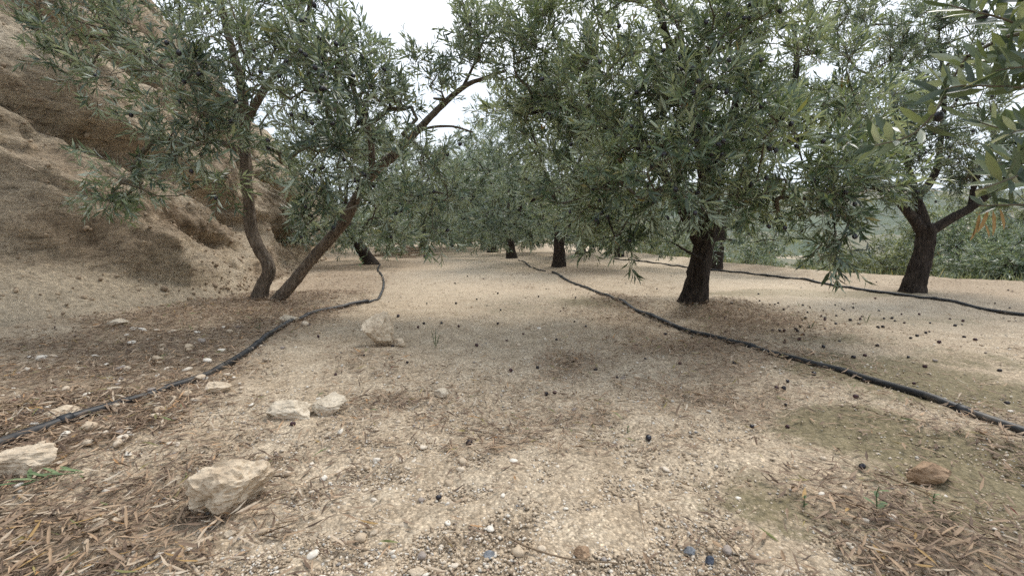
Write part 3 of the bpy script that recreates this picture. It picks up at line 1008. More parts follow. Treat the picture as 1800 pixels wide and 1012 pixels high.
b2 = T2B
y2 = b2[1]
trunk2 = limb([(1219, 548), (1222, 520), (1228, 480), (1234, 445), (1242, 410), (1246, 370)], y2, y2 - 0.03, 0.080, 0.058)
trunk2[0] = (*trunk2[0][:3], 0.098)
trunk2[1] = (*trunk2[1][:3], 0.085)
blobs2 = [blob(945, 95, 3.2, .33, 15), blob(885, 195, 3.5, .17, 7), blob(1005, 330, 3.0, .22, 9), blob(1472, 425, 2.35, .05, 2), blob(1000, 60, 3.1, .42, 22), blob(925, 150, 3.2, .25, 11), blob(1070, 170, 2.9, .38, 24), blob(1180, 60, 2.6, .46, 30), blob(1180, 190, 2.45, .36, 24), blob(1095, 310, 2.7, .34, 20), blob(1195, 310, 2.4, .24, 14),
          blob(1050, 385, 2.9, .20, 9), blob(1120, 395, 2.9, .17, 8), blob(1300, 90, 2.7, .46, 28), blob(1330, -20, 3.0, .5, 18), blob(1290, 220, 2.5, .36, 24), blob(1390, 300, 2.65, .30, 18), blob(1350, 345, 2.9, .16, 6),
          blob(1430, 140, 2.9, .34, 18), blob(1475, 260, 2.6, .22, 11), blob(1455, 370, 2.35, .11, 6), blob(1500, 335, 2.5, .12, 6), blob(1500, 190, 3.0, .22, 9), blob(1030, 250, 3.2, .30, 14), blob(960, 220, 3.3, .2, 8), blob(1290, 330, 2.5, .18, 9),
          blob(1200, 80, 4.1, .6, 18), blob(1050, 200, 4.2, .5, 16), blob(1330, 200, 4.1, .5, 18), blob(1180, -110, 3.0, .7, 24), blob(960, -30, 3.4, .4, 12), blob(1200, 250, 4.2, .4, 12), blob(1440, 20, 3.2, .35, 12)]
olive_tree('olive_tree', 'olive tree with thick dark trunk beside the black pipe, branches hanging low', b2,
           [trunk2,
            limb([(1247, 385), (1255, 330), (1262, 285), (1300, 248), (1345, 225), (1390, 180), (1400, 120), (1395, 40)], y2 - 0.03, y2 - 0.15, 0.054, 0.012),
            limb([(1236, 435), (1216, 400), (1198, 365), (1170, 310), (1120, 255), (1060, 205), (1000, 188), (930, 200)], y2 - 0.03, y2 - 0.05, 0.046, 0.010),
            limb([(1246, 385), (1238, 310), (1222, 220), (1190, 120), (1160, 20), (1150, -80)], y2 - 0.03, y2 - 0.45, 0.044, 0.014),
            limb([(1300, 250), (1345, 262), (1400, 246), (1450, 238), (1495, 255)], y2 - 0.05, y2 - 0.55, 0.024, 0.007),
            limb([(1256, 330), (1290, 200), (1300, 100), (1320, 10), (1330, -60)], y2 - 0.03, y2 - 0.3, 0.032, 0.010),
            limb([(1232, 455), (1205, 440), (1180, 425)], y2 - 0.1, y2 - 0.3, 0.012, 0.004),
            limb([(1440, 243), (1458, 290), (1462, 350), (1468, 410)], y2 - 0.5, y2 - 0.85, 0.010, 0.003),
            limb([(1130, 265), (1090, 310), (1065, 360), (1080, 415)], y2 - 0.05, y2 - 0.5, 0.014, 0.004)],
           blobs2, 8, shoots=7, fill=1.08, leaf_len=0.078, up=0.5, leaf_objs=300, fruit=120, sides=26, gnarl=1.0, mat=M_LEAF_T2,
           extra_shoots=[(at(1475, 440, 2.3), (0.15, 0, -1), 8, 1.15), (at(1462, 445, 2.3), (-0.2, 0, -1), 8, 1.15), (at(1490, 430, 2.3), (0.6, 0, -.8), 7, 1.1), (at(1448, 425, 2.3), (-0.7, 0, -.7), 7, 1.1), (at(1470, 470, 2.3), (0, 0, -1), 6, 1.0), (at(1470, 405, 2.45), (0.1, 0, -1), 9, 1.1), (at(1455, 400, 2.45), (-0.35, 0, -1), 8, 1.1), (at(1485, 410, 2.45), (0.5, 0, -0.7), 7, 1.1), (at(1465, 430, 2.45), (0.05, 0.1, -1), 8, 1.0), (at(1445, 385, 2.45), (-0.6, 0, -0.5), 7, 1.0),
                         (at(1480, 370, 2.45), (0.7, 0, -0.2), 7, 1.0), (at(1080, 415, 2.8), (0.2, 0, -1), 8, 0.9), (at(1065, 405, 2.8), (-0.3, 0, -1), 7, 0.9), (at(1180, 425, 2.9), (-1, 0, -0.1), 6, 0.9)])

b3 = gp(1608, 515)
y3 = b3[1]
trunk3 = limb([(1604, 521), (1608, 500), (1617, 470), (1624, 440), (1628, 415), (1626, 395)], y3, y3, 0.075, 0.066)
trunk3[0] = (*trunk3[0][:3], 0.092)
blobs3 = [blob(1555, 270, 4.1, .32, 14), blob(1640, 225, 3.9, .38, 16), blob(1500, 190, 4.1, .34, 13), blob(1570, 90, 4.3, .5, 18), blob(1690, 120, 4.1, .5, 18), blob(1640, 10, 4.4, .55, 15), blob(1745, 275, 4.1, .32, 12), blob(1480, 50, 4.4, .42, 12),
          blob(1800, 180, 4.0, .45, 12), blob(1590, 335, 3.95, .12, 4), blob(1520, 290, 4.0, .16, 6), blob(1850, 60, 4.1, .6, 10), blob(1680, 310, 4.4, .2, 6), blob(1610, 180, 4.9, .5, 10)]
olive_tree('olive_tree', 'fork-trunked olive tree standing on the edge of the terrace above the valley', b3,
           [trunk3,
            limb([(1622, 408), (1600, 378), (1575, 352), (1545, 332), (1500, 329)], y3, y3 - 0.1, 0.050, 0.010),
            limb([(1562, 343), (1540, 318), (1512, 290), (1490, 250)], y3, y3 - 0.05, 0.020, 0.008),
            limb([(1626, 405), (1618, 370), (1612, 348), (1634, 322), (1648, 290), (1655, 230), (1660, 160), (1650, 60)], y3, y3 + 0.15, 0.046, 0.010),
            limb([(1614, 355), (1602, 310), (1585, 260), (1570, 190), (1565, 100)], y3, y3 + 0.25, 0.030, 0.008),
            limb([(1630, 410), (1665, 388), (1705, 366), (1745, 335), (1790, 290), (1850, 230)], y3, y3 - 0.15, 0.042, 0.012),
            limb([(1705, 366), (1718, 310), (1745, 262), (1790, 225), (1840, 150)], y3, y3 + 0.2, 0.022, 0.010)],
           blobs3, 21, shoots=7, fill=2.4, leaf_len=0.066, up=0.5, leaf_objs=150, fruit=50, sides=24, gnarl=1.2)

# ------------------------------------------------------------------ olive tree just out of the frame, its branch tips reach into view
ME_NEAR = []


def near_branch():
    rng = np.random.default_rng(77)
    base = np.array([2.35, 0.55, gh(2.35, 0.55)])
    root = link('olive_tree', None, loc=tuple(base))
    tag(root, 'close olive branch with large leaves hanging in from the upper right corner', 'tree')
    joint = at(2300, 60, 1.0)
    bark_part('trunk', [(*base, 0.11), (2.33, 0.58, 0.4, 0.085), (2.25, 0.62, 0.8, 0.07), (2.05, 0.7, 1.15, 0.055)], 16, 1.0, 501, M_BARK, root, base)
    bark_part('branch', [(2.06, 0.70, 1.13, 0.045), tuple(joint) + (0.028,), tuple(at(2050, 60, .92)) + (0.014,), tuple(at(1880, 100, .88)) + (0.008,)], 10, 0.7, 502, M_BARK, root, base)
    bark_part('branch', [(2.05, 0.70, 1.14, 0.05), (2.3, 0.5, 1.7, 0.03), (2.5, 0.3, 2.3, 0.015)], 10, 0.7, 503, M_BARK, root, base)
    ms = leaf_single(M_LEAF_NEAR)
    # shoot lines: photo points and distance, number of leaf pairs, which way leaves lean
    lines = [([(1880, 100), (1830, 150), (1760, 152), (1690, 151), (1650, 160)], .86, 9, 1.0), ([(1880, 100), (1780, 40), (1700, 18), (1665, 8)], .84, 7, 1.0), ([(1700, 100), (1668, 150), (1645, 195), (1600, 238), (1530, 258)], .92, 9, 1.0),
             ([(1900, 240), (1830, 290), (1760, 320), (1715, 335)], .80, 6, 1.0), ([(1900, 250), (1840, 280), (1795, 288), (1740, 290)], .84, 5, 0.9), ([(1900, 350), (1850, 362), (1790, 360), (1720, 362)], .84, 5, 0.6),
             ([(1830, 20), (1790, 60), (1760, 90), (1730, 130)], 1.0, 5, 0.8), ([(1890, 180), (1820, 200), (1770, 225), (1720, 215)], 1.05, 6, .8),
             ([(1900, 150), (1850, 122), (1795, 118), (1750, 125)], .82, 6, 1.0), ([(1885, 95), (1850, 20), (1800, 0), (1740, -8)], .84, 7, 1.0), ([(1905, 350), (1860, 330), (1820, 322), (1780, 328)], .80, 5, .9),
             ([(1880, 100), (1820, 92), (1770, 98), (1715, 112)], .90, 7, .9), ([(1900, 245), (1850, 235), (1800, 228), (1765, 240)], .95, 6, .9)]
    conn = [(1880, 100), (1900, 240), (1910, 350)]
    V, F = tube(resample([(*at(2050, 60, .92), 0), (*at(1960, 150, .86), 0), (*at(1900, 245, .82), 0), (*at(1905, 350, .84), 0)], 0.02)[:, :3], np.full(len(resample([(*at(2050, 60, .92), 0), (*at(1960, 150, .86), 0), (*at(1900, 245, .82), 0), (*at(1905, 350, .84), 0)], 0.02)), 0.005), 6)
    link('branch', mesh_np('branch', V - base, [F], M_TWIG), root)
    V, F = tube(resample([(*at(1880, 100, .88), 0), (*at(1790, 60, .90), 0), (*at(1700, 100, .92), 0)], 0.02)[:, :3], np.full(len(resample([(*at(1880, 100, .88), 0), (*at(1790, 60, .90), 0), (*at(1700, 100, .92), 0)], 0.02)), 0.0035), 6)
    link('branch', mesh_np('branch', V - base, [F], M_TWIG), root)
    for li, (pts, y, n, sc) in enumerate(lines):
        n = int(n * 2.3)
        P = resample([(*at(u, v, y + 0.02 * math.sin(i * 2.1)), 0) for i, (u, v) in enumerate(pts)], 0.008)[:, :3]
        V, F = tube(P, np.linspace(0.0026, 0.0011, len(P)), 6)
        tw = link('twig', mesh_np('twig', V - base, [F], M_TWIG), root)
        T_, N_, B_2 = frames(P)
        for k in range(n):
            f = (k + 0.8) / n
            i = min(len(P) - 1, int(f * (len(P) - 1)))
            dirv = T_[i]
            for sgn in (-1, 1):
                a = k * 1.57 * 0.6 + (0 if sgn > 0 else math.pi) + rng.normal(0, 0.35)
                b = math.cos(a) * N_[i] + math.sin(a) * B_2[i]
                b = b + np.array([0, 0, 0.75])
                ax = dirv * 0.55 + b * 0.85 + rng.normal(0, 0.1, 3)
                ax /= np.linalg.norm(ax)
                nn = dirv * 0.5 + np.array([0, -0.5, 0.5]) + rng.normal(0, 0.4, 3)
                nn -= ax * nn.dot(ax)
                nn /= np.linalg.norm(nn)
                ln = 0.060 * sc * rng.uniform(0.8, 1.15)
                o = link('leaf', ms[int(rng.integers(1, 7))], tw)
                o.matrix_basis = leaf_matrix(np.concatenate([P[i] - base, ax, nn, [ln, ln * rng.uniform(0.22, 0.28)]]))
    dry = leaf_single(M_LITTER)
    for (u, v, dx, dz, l) in ((1722, 372, -.15, -1, .055), (1738, 366, -.35, -.9, .06), (1745, 368, .1, -1, .06), (1757, 366, .3, -1, .052), (1731, 392, .2, -.6, .035), (1716, 398, -.3, -.8, .035)):
        ax = np.array([dx, -0.1, dz])
        ax /= np.linalg.norm(ax)
        nn = np.array([0.3, -1, 0.1])
        nn -= ax * nn.dot(ax)
        nn /= np.linalg.norm(nn)
        o = link('leaf', dry[7], root)
        o['label'] = 'orange-brown dead leaf'
        o.matrix_basis = leaf_matrix(np.concatenate([at(u, v, .84) - base, ax, nn, [l * .8, l * .20]]))
    for (u, v, y) in ((1727, 28, .86), (1650, 205, .93)):
        o = link('olive', ME_OLIVE, root)
        o.location = tuple(at(u, v, y) - base)
        o.scale = (0.0085,) * 3
    # the rest of that crown stays above and to the right of the view
    att = [(np.array([2.7, 0.4, 2.1]), .55, 14), (np.array([2.4, 0.1, 2.3]), .5, 10), (np.array([2.9, 0.9, 1.7]), .4, 8)]
    A2 = np.vstack([c + rng.normal(0, r * 0.5, (n, 3)) for c, r, n in att])
    lf, stem = shoot_template(rng, 10, 0.058)
    rows = []
    for p in np.repeat(A2, 4, axis=0):
        m = rot_to(np.array([rng.normal(0, 1, 3) + np.array([0, 0, 0.4])]), rng)[0]
        rows.append(np.concatenate([lf[:, :3] @ m.T + p, lf[:, 3:6] @ m.T, lf[:, 6:9] @ m.T, lf[:, 9:11]], -1))
    Lr = np.vstack(rows)
    Lr[:, :3] -= base
    o = link('crown', leaf_mesh('crown', Lr, rng.normal(0.5, 0.18, len(Lr)).clip(0, .93), M_LEAF), root)
    o['kind'] = 'stuff'
    bag = Bag()
    for ch, rr_ in grow([[(2.05, 0.70, 1.14, 0.05), (2.3, 0.5, 1.7, 0.03), (2.5, 0.3, 2.3, 0.015)]], A2, rng):
        V, F = tube(ch, rr_, 4)
        bag.add(V - base, F)
    o = link('twigs', bag.mesh('twigs', M_TWIG), root)
    o['kind'] = 'stuff'


M_LEAF_NEAR = leaf_mat('olive_leaf_near', (1.02, 1.0, 0.95), 1.05)
near_branch()


# ------------------------------------------------------------------ olive trees further back
def row_tree(label, u, v, height, radius, seed, group, lean=0.0, trunk_r=0.09, shoots=4, ends=120, leaf_len=0.075, mat=None, hi=False, low=0.24, xy=None, leaf_objs=0):
    rng = np.random.default_rng(seed)
    leaf_len = leaf_len * 1.3
    b = gp(u, v) if xy is None else np.array(xy)
    z0 = float(gh(b[0], b[1]))
    fork = 0.55 + rng.uniform(0, 0.2)
    top = np.array([b[0] + lean, b[1], z0 + fork])
    trunk = [(b[0], b[1], z0 - 0.06, trunk_r * 1.12), (b[0] + lean * .25, b[1], z0 + 0.12, trunk_r * 0.9), (b[0] + lean * .6, b[1], z0 + fork * .6, trunk_r * 0.8), (*top, trunk_r * 0.75)]
    limbs, blobs = [trunk], []
    k = 4
    ph = rng.uniform(0, 6.28)
    for i in range(k):
        a = ph + i * 2 * np.pi / k + rng.normal(0, 0.25)
        out = np.array([math.cos(a), math.sin(a), 0]) * radius * 0.55
        p1 = top + out * 0.4 + np.array([0, 0, (height - fork) * 0.3])
        p2 = top + out + np.array([0, 0, (height - fork) * rng.uniform(0.5, 0.75)])
        limbs.append([(*(top - np.array([0, 0, 0.05])), trunk_r * 0.42), (*p1, trunk_r * 0.24), (*p2, trunk_r * 0.08)])
        blobs.append((p2 + np.array([0, 0, 0.1]), radius * 0.5, ends // 10))
    ctr = np.array([b[0] + lean, b[1], z0])
    for i in range(11):
        a = ph + 0.3 + i * 2 * np.pi / 11
        q = radius * rng.uniform(0.6, 0.98)
        blobs.append((ctr + np.array([math.cos(a) * q, math.sin(a) * q, low + rng.uniform(0.16, 0.34)]), radius * 0.24, ends // 16))
    for i in range(20):
        f = (i + 0.5) / 20
        a = ph + i * 2.39996 + rng.normal(0, 0.2)
        zz_ = low + 0.16 * radius + (height - low) * f * 0.86
        q = radius * (0.86 if f < 0.5 else 0.86 * math.sqrt(max(0.05, 1 - ((f - 0.5) / 0.52) ** 2))) * rng.uniform(0.72, 1.0)
        blobs.append((ctr + np.array([math.cos(a) * q, math.sin(a) * q, zz_ + rng.normal(0, 0.06)]), radius * rng.uniform(0.26, 0.36), ends // 15))
    return olive_tree('olive_tree', label, b, limbs, blobs, seed, shoots=shoots, leaf_len=leaf_len, nodes=(6, 9), hi=hi, mat=mat, sides=12, gnarl=0.9, group=group, up=0.2, tint_c=0.44, leaf_objs=leaf_objs)


MID, RIGHT, LEFT = 'olive trees of the middle row', 'olive trees of the row by the terrace edge', 'olive trees of the row under the bank'
row_tree('olive tree with straight dark trunk at the far end of the nearer black pipe', 982, 470, 2.7, 1.25, 101, MID, 0.02, 0.095, ends=260, leaf_len=.062, hi=False, shoots=5, low=0.42)
row_tree('olive tree with slim pale-lit trunk, second behind the pipe end in the middle row', 899, 453, 2.7, 1.4, 102, MID, -0.05, 0.10, ends=150)
row_tree('olive tree with short dark trunk, third behind the pipe end in the middle row', 866, 444, 2.6, 1.5, 103, MID, 0, 0.12, ends=140, leaf_len=.085)
row_tree('small far olive tree, thinner of the two at the end of the middle row', 849, 438, 2.6, 1.6, 104, MID, 0, 0.09, ends=120, leaf_len=.10)
row_tree('farthest olive tree with dark trunk left of the middle row', 824, 434, 2.8, 1.7, 105, MID, -.1, 0.14, ends=120, leaf_len=.11, mat=M_LEAF_WARM)
row_tree('olive tree whose dark trunk stands just behind the thick trunk beside the pipe', 1259, 473, 2.5, 1.1, 106, RIGHT, 0.05, 0.078, ends=120, leaf_len=.066)
row_tree('olive tree with narrow trunk by the far pipe, seen under drooping leaves', 1088, 451, 2.6, 1.35, 107, RIGHT, 0, 0.10, ends=130)
row_tree('farther olive tree of the terrace-edge row, trunk half hidden in shade', 1021, 446, 2.6, 1.5, 108, RIGHT, 0, 0.12, ends=120, leaf_len=.085)
row_tree('leaning olive tree under the bank where the left pipe ends', 655, 466, 2.3, 1.05, 109, LEFT, -0.42, 0.095, ends=150, leaf_len=.066, shoots=5)
row_tree('olive tree with thin dark trunk beside a heap of brown prunings', 687, 446, 2.5, 1.35, 110, LEFT, 0, 0.09, ends=130, leaf_len=.08)
row_tree('far olive tree of the bank row with crown against the pale sky', 742, 438, 2.9, 1.6, 111, LEFT, .1, 0.12, ends=120, leaf_len=.10, mat=M_LEAF_WARM)
FARG = 'olive trees closing the end of the terrace'
for k, (x, y, h, r) in enumerate(((-5.0, 23, 3.0, 1.9), (-1.6, 26, 3.2, 2.0), (1.0, 23, 3.0, 1.9), (-3.4, 31, 3.6, 2.3), (0.2, 33, 3.8, 2.4), (-7.5, 30, 3.4, 2.1))):
    row_tree(['hazy green olive tree closing the terrace end below the bank', 'hazy green olive tree closing the terrace end, middle of the gap', 'hazy green olive tree closing the terrace end behind the pipe row',
              'taller pale olive tree behind the terrace end, left of the gap', 'taller pale olive tree behind the terrace end, right of the gap', 'pale olive tree at the terrace end highest under the bank'][k], 0, 0, h, r, 130 + k, FARG, 0, 0.13,
             ends=110, leaf_len=.14, mat=M_LEAF_WARM, xy=(x, y), shoots=4)

# ------------------------------------------------------------------ trees and bushes below the terrace edge
BUSH = 'bushy crowns growing below the terrace edge'


def bush(label, x, y, z0, h, r, seed, mat, leaf=0.075, ends=110):
    rng = np.random.default_rng(seed)
    base = np.array([x, y, z0])
    limbs = [[(x, y, z0, 0.07), (x + .03, y, z0 + 0.3 * h, 0.055), (x, y, z0 + .5 * h, 0.04)]]
    blobs = []
    for i in range(9):
        a = i * 2.4 + rng.normal(0, 0.2)
        q = rng.uniform(0.35, 0.75) * r
        blobs.append((np.array([x + math.cos(a) * q, y + math.sin(a) * q, z0 + h * rng.uniform(0.35, 0.9)]), r * rng.uniform(0.32, 0.45), ends // 9))
    olive_tree('bush', label, base, limbs, blobs, seed, shoots=5, leaf_len=leaf, nodes=(6, 9), hi=False, mat=mat, sides=8, group=BUSH, up=0.15, cat='bush', tint_c=0.55, fill=2.0)


for k, (u, v, y, zb, r, lab) in enumerate((
        (1880, 330, 5.3, -1.3, 1.0, 'tall leafy bush below the terrace at the right picture edge'),
        (1730, 375, 6.0, -1.4, 0.95, 'dense green bush below the terrace, right of the forked trunk'),
        (1570, 430, 7.2, -1.5, 0.85, 'low green bush below the terrace, left of the forked trunk'),
        (1475, 458, 8.0, -1.6, 0.80, 'low yellow-green bush behind the hanging olive spray'),
        (1390, 452, 9.0, -1.6, 0.85, 'pale bush below the terrace between hanging spray and thick trunk'),
        (1295, 415, 10.2, -1.6, 0.9, 'grey-green bush just right of the two dark trunks'),
        (1190, 412, 12.0, -1.6, 1.2, 'yellow-green bush left of the thick trunk past the far pipe'),
        (1120, 405, 14.5, -1.6, 1.4, 'farther bush past the far pipe under drooping olive leaves'),
        (1715, 345, 9.0, -2.6, 1.1, 'tall hazy bush rising behind the forked trunk'),
        (1800, 300, 8.5, -2.6, 1.5, 'big hazy tree crown rising behind the bushes at the right edge'))):
    top = at(u, v, y)
    zz = zb
    bush(lab, top[0], y, zz, top[2] - zz, r, 200 + k, M_LEAF_PALE if k not in (0, 1, 5) else M_LEAF, 0.055 + 0.004 * y, 150 if k in (0, 1, 2) else 120)

# grass along the lip of the terrace
rng = np.random.default_rng(91)
n = 9000
gy_ = rng.uniform(3.0, 22, n)
gx_ = edge_x(gy_) + np.abs(rng.normal(0.05, 0.35, n))
gl = rng.uniform(0.05, 0.17, n)
dv = rng.normal(0, 0.35, (n, 3)) + np.array([0, 0, 1.0])
dv /= np.linalg.norm(dv, axis=1)[:, None]
nn = rng.normal(size=(n, 3))
nn -= dv * np.sum(nn * dv, 1)[:, None]
nn /= np.linalg.norm(nn, axis=1)[:, None]
rowsg = np.concatenate([np.stack([gx_, gy_, gh(gx_, gy_) - 0.01], 1), dv, nn, gl[:, None], (gl * 0.05)[:, None]], 1)
g = link('grass', leaf_mesh('grass', rowsg, rng.uniform(0.3, 0.99, n), M_LEAF_WARM, 0))
tag(g, 'rough grass along the terrace lip', 'grass', kind='stuff')

# dry rootlets and straw hanging on the bank
rng = np.random.default_rng(92)
n = 3200
gi, gj = rng.integers(30, ns - 60, n), rng.integers(40, 178, n)
gpnt = BV[gi, gj] + np.array([0.01, 0, 0.0])
clump = fbm(gpnt[:, 1] * 1.6, gpnt[:, 2] * 2.2, 0, 3, 93) + rng.normal(0, 0.3, n) > 0.15
gpnt = gpnt[clump]
n = len(gpnt)
dv = rng.normal(0, 0.45, (n, 3)) + np.array([0.55, 0.25, -0.35])
dv /= np.linalg.norm(dv, axis=1)[:, None]
nn = rng.normal(size=(n, 3))
nn -= dv * np.sum(nn * dv, 1)[:, None]
nn /= np.linalg.norm(nn, axis=1)[:, None]
gl = rng.uniform(0.04, 0.14, n)
g = link('dry_grass', leaf_mesh('dry_grass', np.concatenate([gpnt, dv, nn, gl[:, None], (gl * 0.05)[:, None]], 1), rng.uniform(0.2, 0.9, n), M_LITTER, 0))
tag(g, 'dry straw and rootlets hanging on the earth bank', 'grass', kind='stuff')

# ------------------------------------------------------------------ irrigation pipes


def pipe(name, label, pts, r, seed, lift=0.6, parent=None, group='black irrigation pipes'):
    P = resample([(p[0], p[1], 0) for p in pts], 0.035)
    w = fbm(np.arange(len(P)) * 0.09, seed, 0, 2, seed) * 0.005
    P[:, 0] += w
    P[:, 2] = gh(P[:, 0], P[:, 1]) + r * lift + 0.006 * np.maximum(0, fbm(np.arange(len(P)) * 0.11, seed * 1.3, 0, 2, seed + 3)) * 1.2
    V, F = tube(P, np.full(len(P), r), 12)
    caps = [tuple(range(11, -1, -1)), tuple(range(len(V) - 12, len(V)))]
    o = link(name, mesh_np(name, V, [F, np.array(caps)], M_PIPE), parent)
    if parent is None:
        tag(o, label, 'pipe', group)
        Tn = frames(P)[0]
        for k_ in range(6 + seed % 5, len(P) - 4, 22):          # push-on drippers
            c_ = P[k_]
            V2, F2 = tube(np.array([c_ - Tn[k_] * 0.016, c_ - Tn[k_] * 0.014, c_ + Tn[k_] * 0.014, c_ + Tn[k_] * 0.016]), np.array([r * 1.02, r * 1.22, r * 1.22, r * 1.02]), 12)
            link('dripper', mesh_np('dripper', V2, [F2], M_PIPE), o)
    return P, o


pipe('irrigation_pipe', 'black pipe running along the path beside the thick-trunked olive', PIPE_R, 0.0125, 3)
pipe('irrigation_pipe', 'black pipe curving through the leaf litter under the twin-stemmed olive', PIPE_L, 0.0135, 5, 0.9)
pipe('irrigation_pipe', 'greyed thin pipe leading from the litter to the leaning olive', PIPE_L2, 0.011, 7, 0.3)
pipe('irrigation_pipe', 'black pipe lying along the far terrace edge past the forked olive', PIPE_F, 0.013, 9)
pipe('irrigation_pipe', 'short half-buried pipe end left of the straight far trunk', PIPE_M, 0.013, 11, 0.2)

# ------------------------------------------------------------------ rocks and stones


def ico(sub):
    p = (1 + 5 ** 0.5) / 2
    V = [(-1, p, 0), (1, p, 0), (-1, -p, 0), (1, -p, 0), (0, -1, p), (0, 1, p), (0, -1, -p), (0, 1, -p), (p, 0, -1), (p, 0, 1), (-p, 0, -1), (-p, 0, 1)]
    F = [(0, 11, 5), (0, 5, 1), (0, 1, 7), (0, 7, 10), (0, 10, 11), (1, 5, 9), (5, 11, 4), (11, 10, 2), (10, 7, 6), (7, 1, 8), (3, 9, 4), (3, 4, 2), (3, 2, 6), (3, 6, 8), (3, 8, 9), (4, 9, 5), (2, 4, 11), (6, 2, 10), (8, 6, 7), (9, 8, 1)]
    V = [np.array(v) / np.linalg.norm(v) for v in V]
    for _ in range(sub):
        mid, G = {}, []

        def m(a, b):
            k = (min(a, b), max(a, b))
            if k not in mid:
                q = V[a] + V[b]
                V.append(q / np.linalg.norm(q))
                mid[k] = len(V) - 1
            return mid[k]
        for a, b, c in F:
            x, y, z = m(a, b), m(b, c), m(c, a)
            G += [(a, x, z), (b, y, x), (c, z, y), (x, y, z)]
        F = G
    return np.array(V), np.array(F)


ICO = [ico(i) for i in range(5)]


def rock(name, label, u, v, w_px, h_px, mat, seed, yaw=0.0, depth=0.9, rough=1.0, cuts=9, group=None, sub=4, sink=0.18, tilt=0.0, cat='rock', taper=0.0):
    """u, v: where its foot meets the ground in the photo; width and height as seen there"""
    g_ = gp(u, v)
    d_ = math.hypot(g_[0], g_[1])
    dep = g_[1]
    sx = w_px * dep / FPX / 2
    sz = h_px * dep / FPX / 2
    rng = np.random.default_rng(seed)
    V, F = ICO[sub]
    V = V.copy()
    q = V * (1 + 0.22 * fbm(V[:, 0] * 1.3 + seed, V[:, 1] * 1.3, V[:, 2] * 1.3, 3, seed))[:, None]
    for _ in range(cuts):
        n_ = rng.normal(size=3)
        n_ /= np.linalg.norm(n_)
        lim = rng.uniform(0.5, 0.85)
        e = q @ n_ - lim
        q = q - np.maximum(e, 0)[:, None] * n_ * 0.98
    q = q * (1 + rough * (0.06 * fbm(V[:, 0] * 4, V[:, 1] * 4, V[:, 2] * 4 + seed, 4, seed + 2) + 0.018 * fbm(V[:, 0] * 15, V[:, 1] * 15, V[:, 2] * 15 + seed, 2, seed + 3) - 0.07 * sstep(0.2, 0.7, fbm(V[:, 0] * 3.1, V[:, 1] * 3.1, V[:, 2] * 3.1, 2, seed + 5))))[:, None]
    if tilt:
        c_, s_ = math.cos(tilt), math.sin(tilt)
        q = np.stack([q[:, 0] * c_ - q[:, 2] * s_, q[:, 1], q[:, 0] * s_ + q[:, 2] * c_], 1)
    lo, hi_ = q.min(0), q.max(0)
    q = (q - (lo + hi_) / 2) / ((hi_ - lo) / 2)
    if taper:
        q[:, :2] *= (1 - taper * (1 - q[:, 2:3]) / 2)
    q = q * np.array([sx, sx * depth, sz])
    q[:, 2] += sz * (1 - 2 * sink)
    c_, s_ = math.cos(yaw), math.sin(yaw)
    q = np.stack([q[:, 0] * c_ - q[:, 1] * s_, q[:, 0] * s_ + q[:, 1] * c_, q[:, 2]], 1)
    o = link(name, mesh_np(name, q, [F], mat, False), None, (g_[0], g_[1] + sx * depth * 0.5, float(gh(g_[0], g_[1] + sx * depth * 0.5))))
    tag(o, label, cat, group)
    return o


rock('rock', 'large pale pitted rock with slanting top beside the path', 664, 610, 78, 70, M_ROCK_PITTED, 9, 0.2, 0.8, 1.5, 9, tilt=0.2, sink=0.10, taper=0.48)
rock('rock', 'largest jagged pale rock with brown hollows on the leaf litter', 393, 893, 158, 140, M_ROCK_PITTED, 12, 0.45, 0.75, 2.2, 7, tilt=-0.10, sink=0.30)
rock('rock', 'flat cream rock lying left against its rounder neighbour', 505, 738, 84, 34, M_ROCK_WHITE, 17, 0.1, 0.7, 1.2, 8, sink=.12)
rock('rock', 'rounder cream rock lying against the flat cream rock', 574, 728, 62, 38, M_ROCK_WHITE, 24, -0.2, 0.8, 1.0, 8, sink=.12)
rock('rock', 'smooth brown rock alone on the mossy ground', 1646, 850, 86, 54, M_ROCK_BROWN, 31, 0.1, 0.75, 0.5, 6, sink=.2)
rock('rock', 'cream rock half under the pipe at the left picture edge', 28, 842, 125, 66, M_ROCK, 39, 0.3, 0.6, 1.3, 8, sink=0.15)
rock('stone', 'white stone lying alone in the middle of the path', 775, 694, 28, 20, M_ROCK_WHITE, 45, 0, 0.8, 0.8, 8, sub=3, cat='stone')
rock('stone', 'white stone touching the pipe bend near the twin-stemmed olive', 508, 569, 32, 17, M_ROCK_WHITE, 48, 0, 0.8, 1, 7, sub=3, cat='stone')
rock('stone', 'small pale stone leaning on the large pitted rock', 699, 606, 26, 18, M_ROCK, 51, 0, 0.8, 1, 7, sub=3, cat='stone')
rock('stone', 'flat whitish stone where the bank meets the leaf litter', 200, 582, 42, 14, M_ROCK_WHITE, 55, 0, 0.8, 1, 7, sub=3, cat='stone')
rock('stone', 'smooth light grey pebble left of the dark blue one', 1215, 966, 23, 17, M_ROCK_GREY, 58, 0.3, 0.8, 0.2, 3, sub=3, cat='stone')
rock('stone', 'smooth dark blue pebble right of the light grey one', 1250, 980, 20, 16, M_ROCK_BLUE, 61, 0.3, 0.8, 0.2, 3, sub=3, cat='stone')
rock('stone', 'round brown stone near the bottom twig', 1023, 976, 32, 24, M_ROCK_BROWN, 64, 0, 0.9, 0.8, 8, sub=3, cat='stone')
rock('stone', 'oval tan stone at the bottom edge of the picture', 735, 1003, 34, 15, M_ROCK, 67, 0.2, 0.7, 0.5, 4, sub=3, cat='stone')
rock('stone', 'flat grey stone near the bottom centre', 860, 973, 23, 12, M_ROCK_GREY, 70, 0.2, 0.8, 0.3, 4, sub=3, cat='stone')
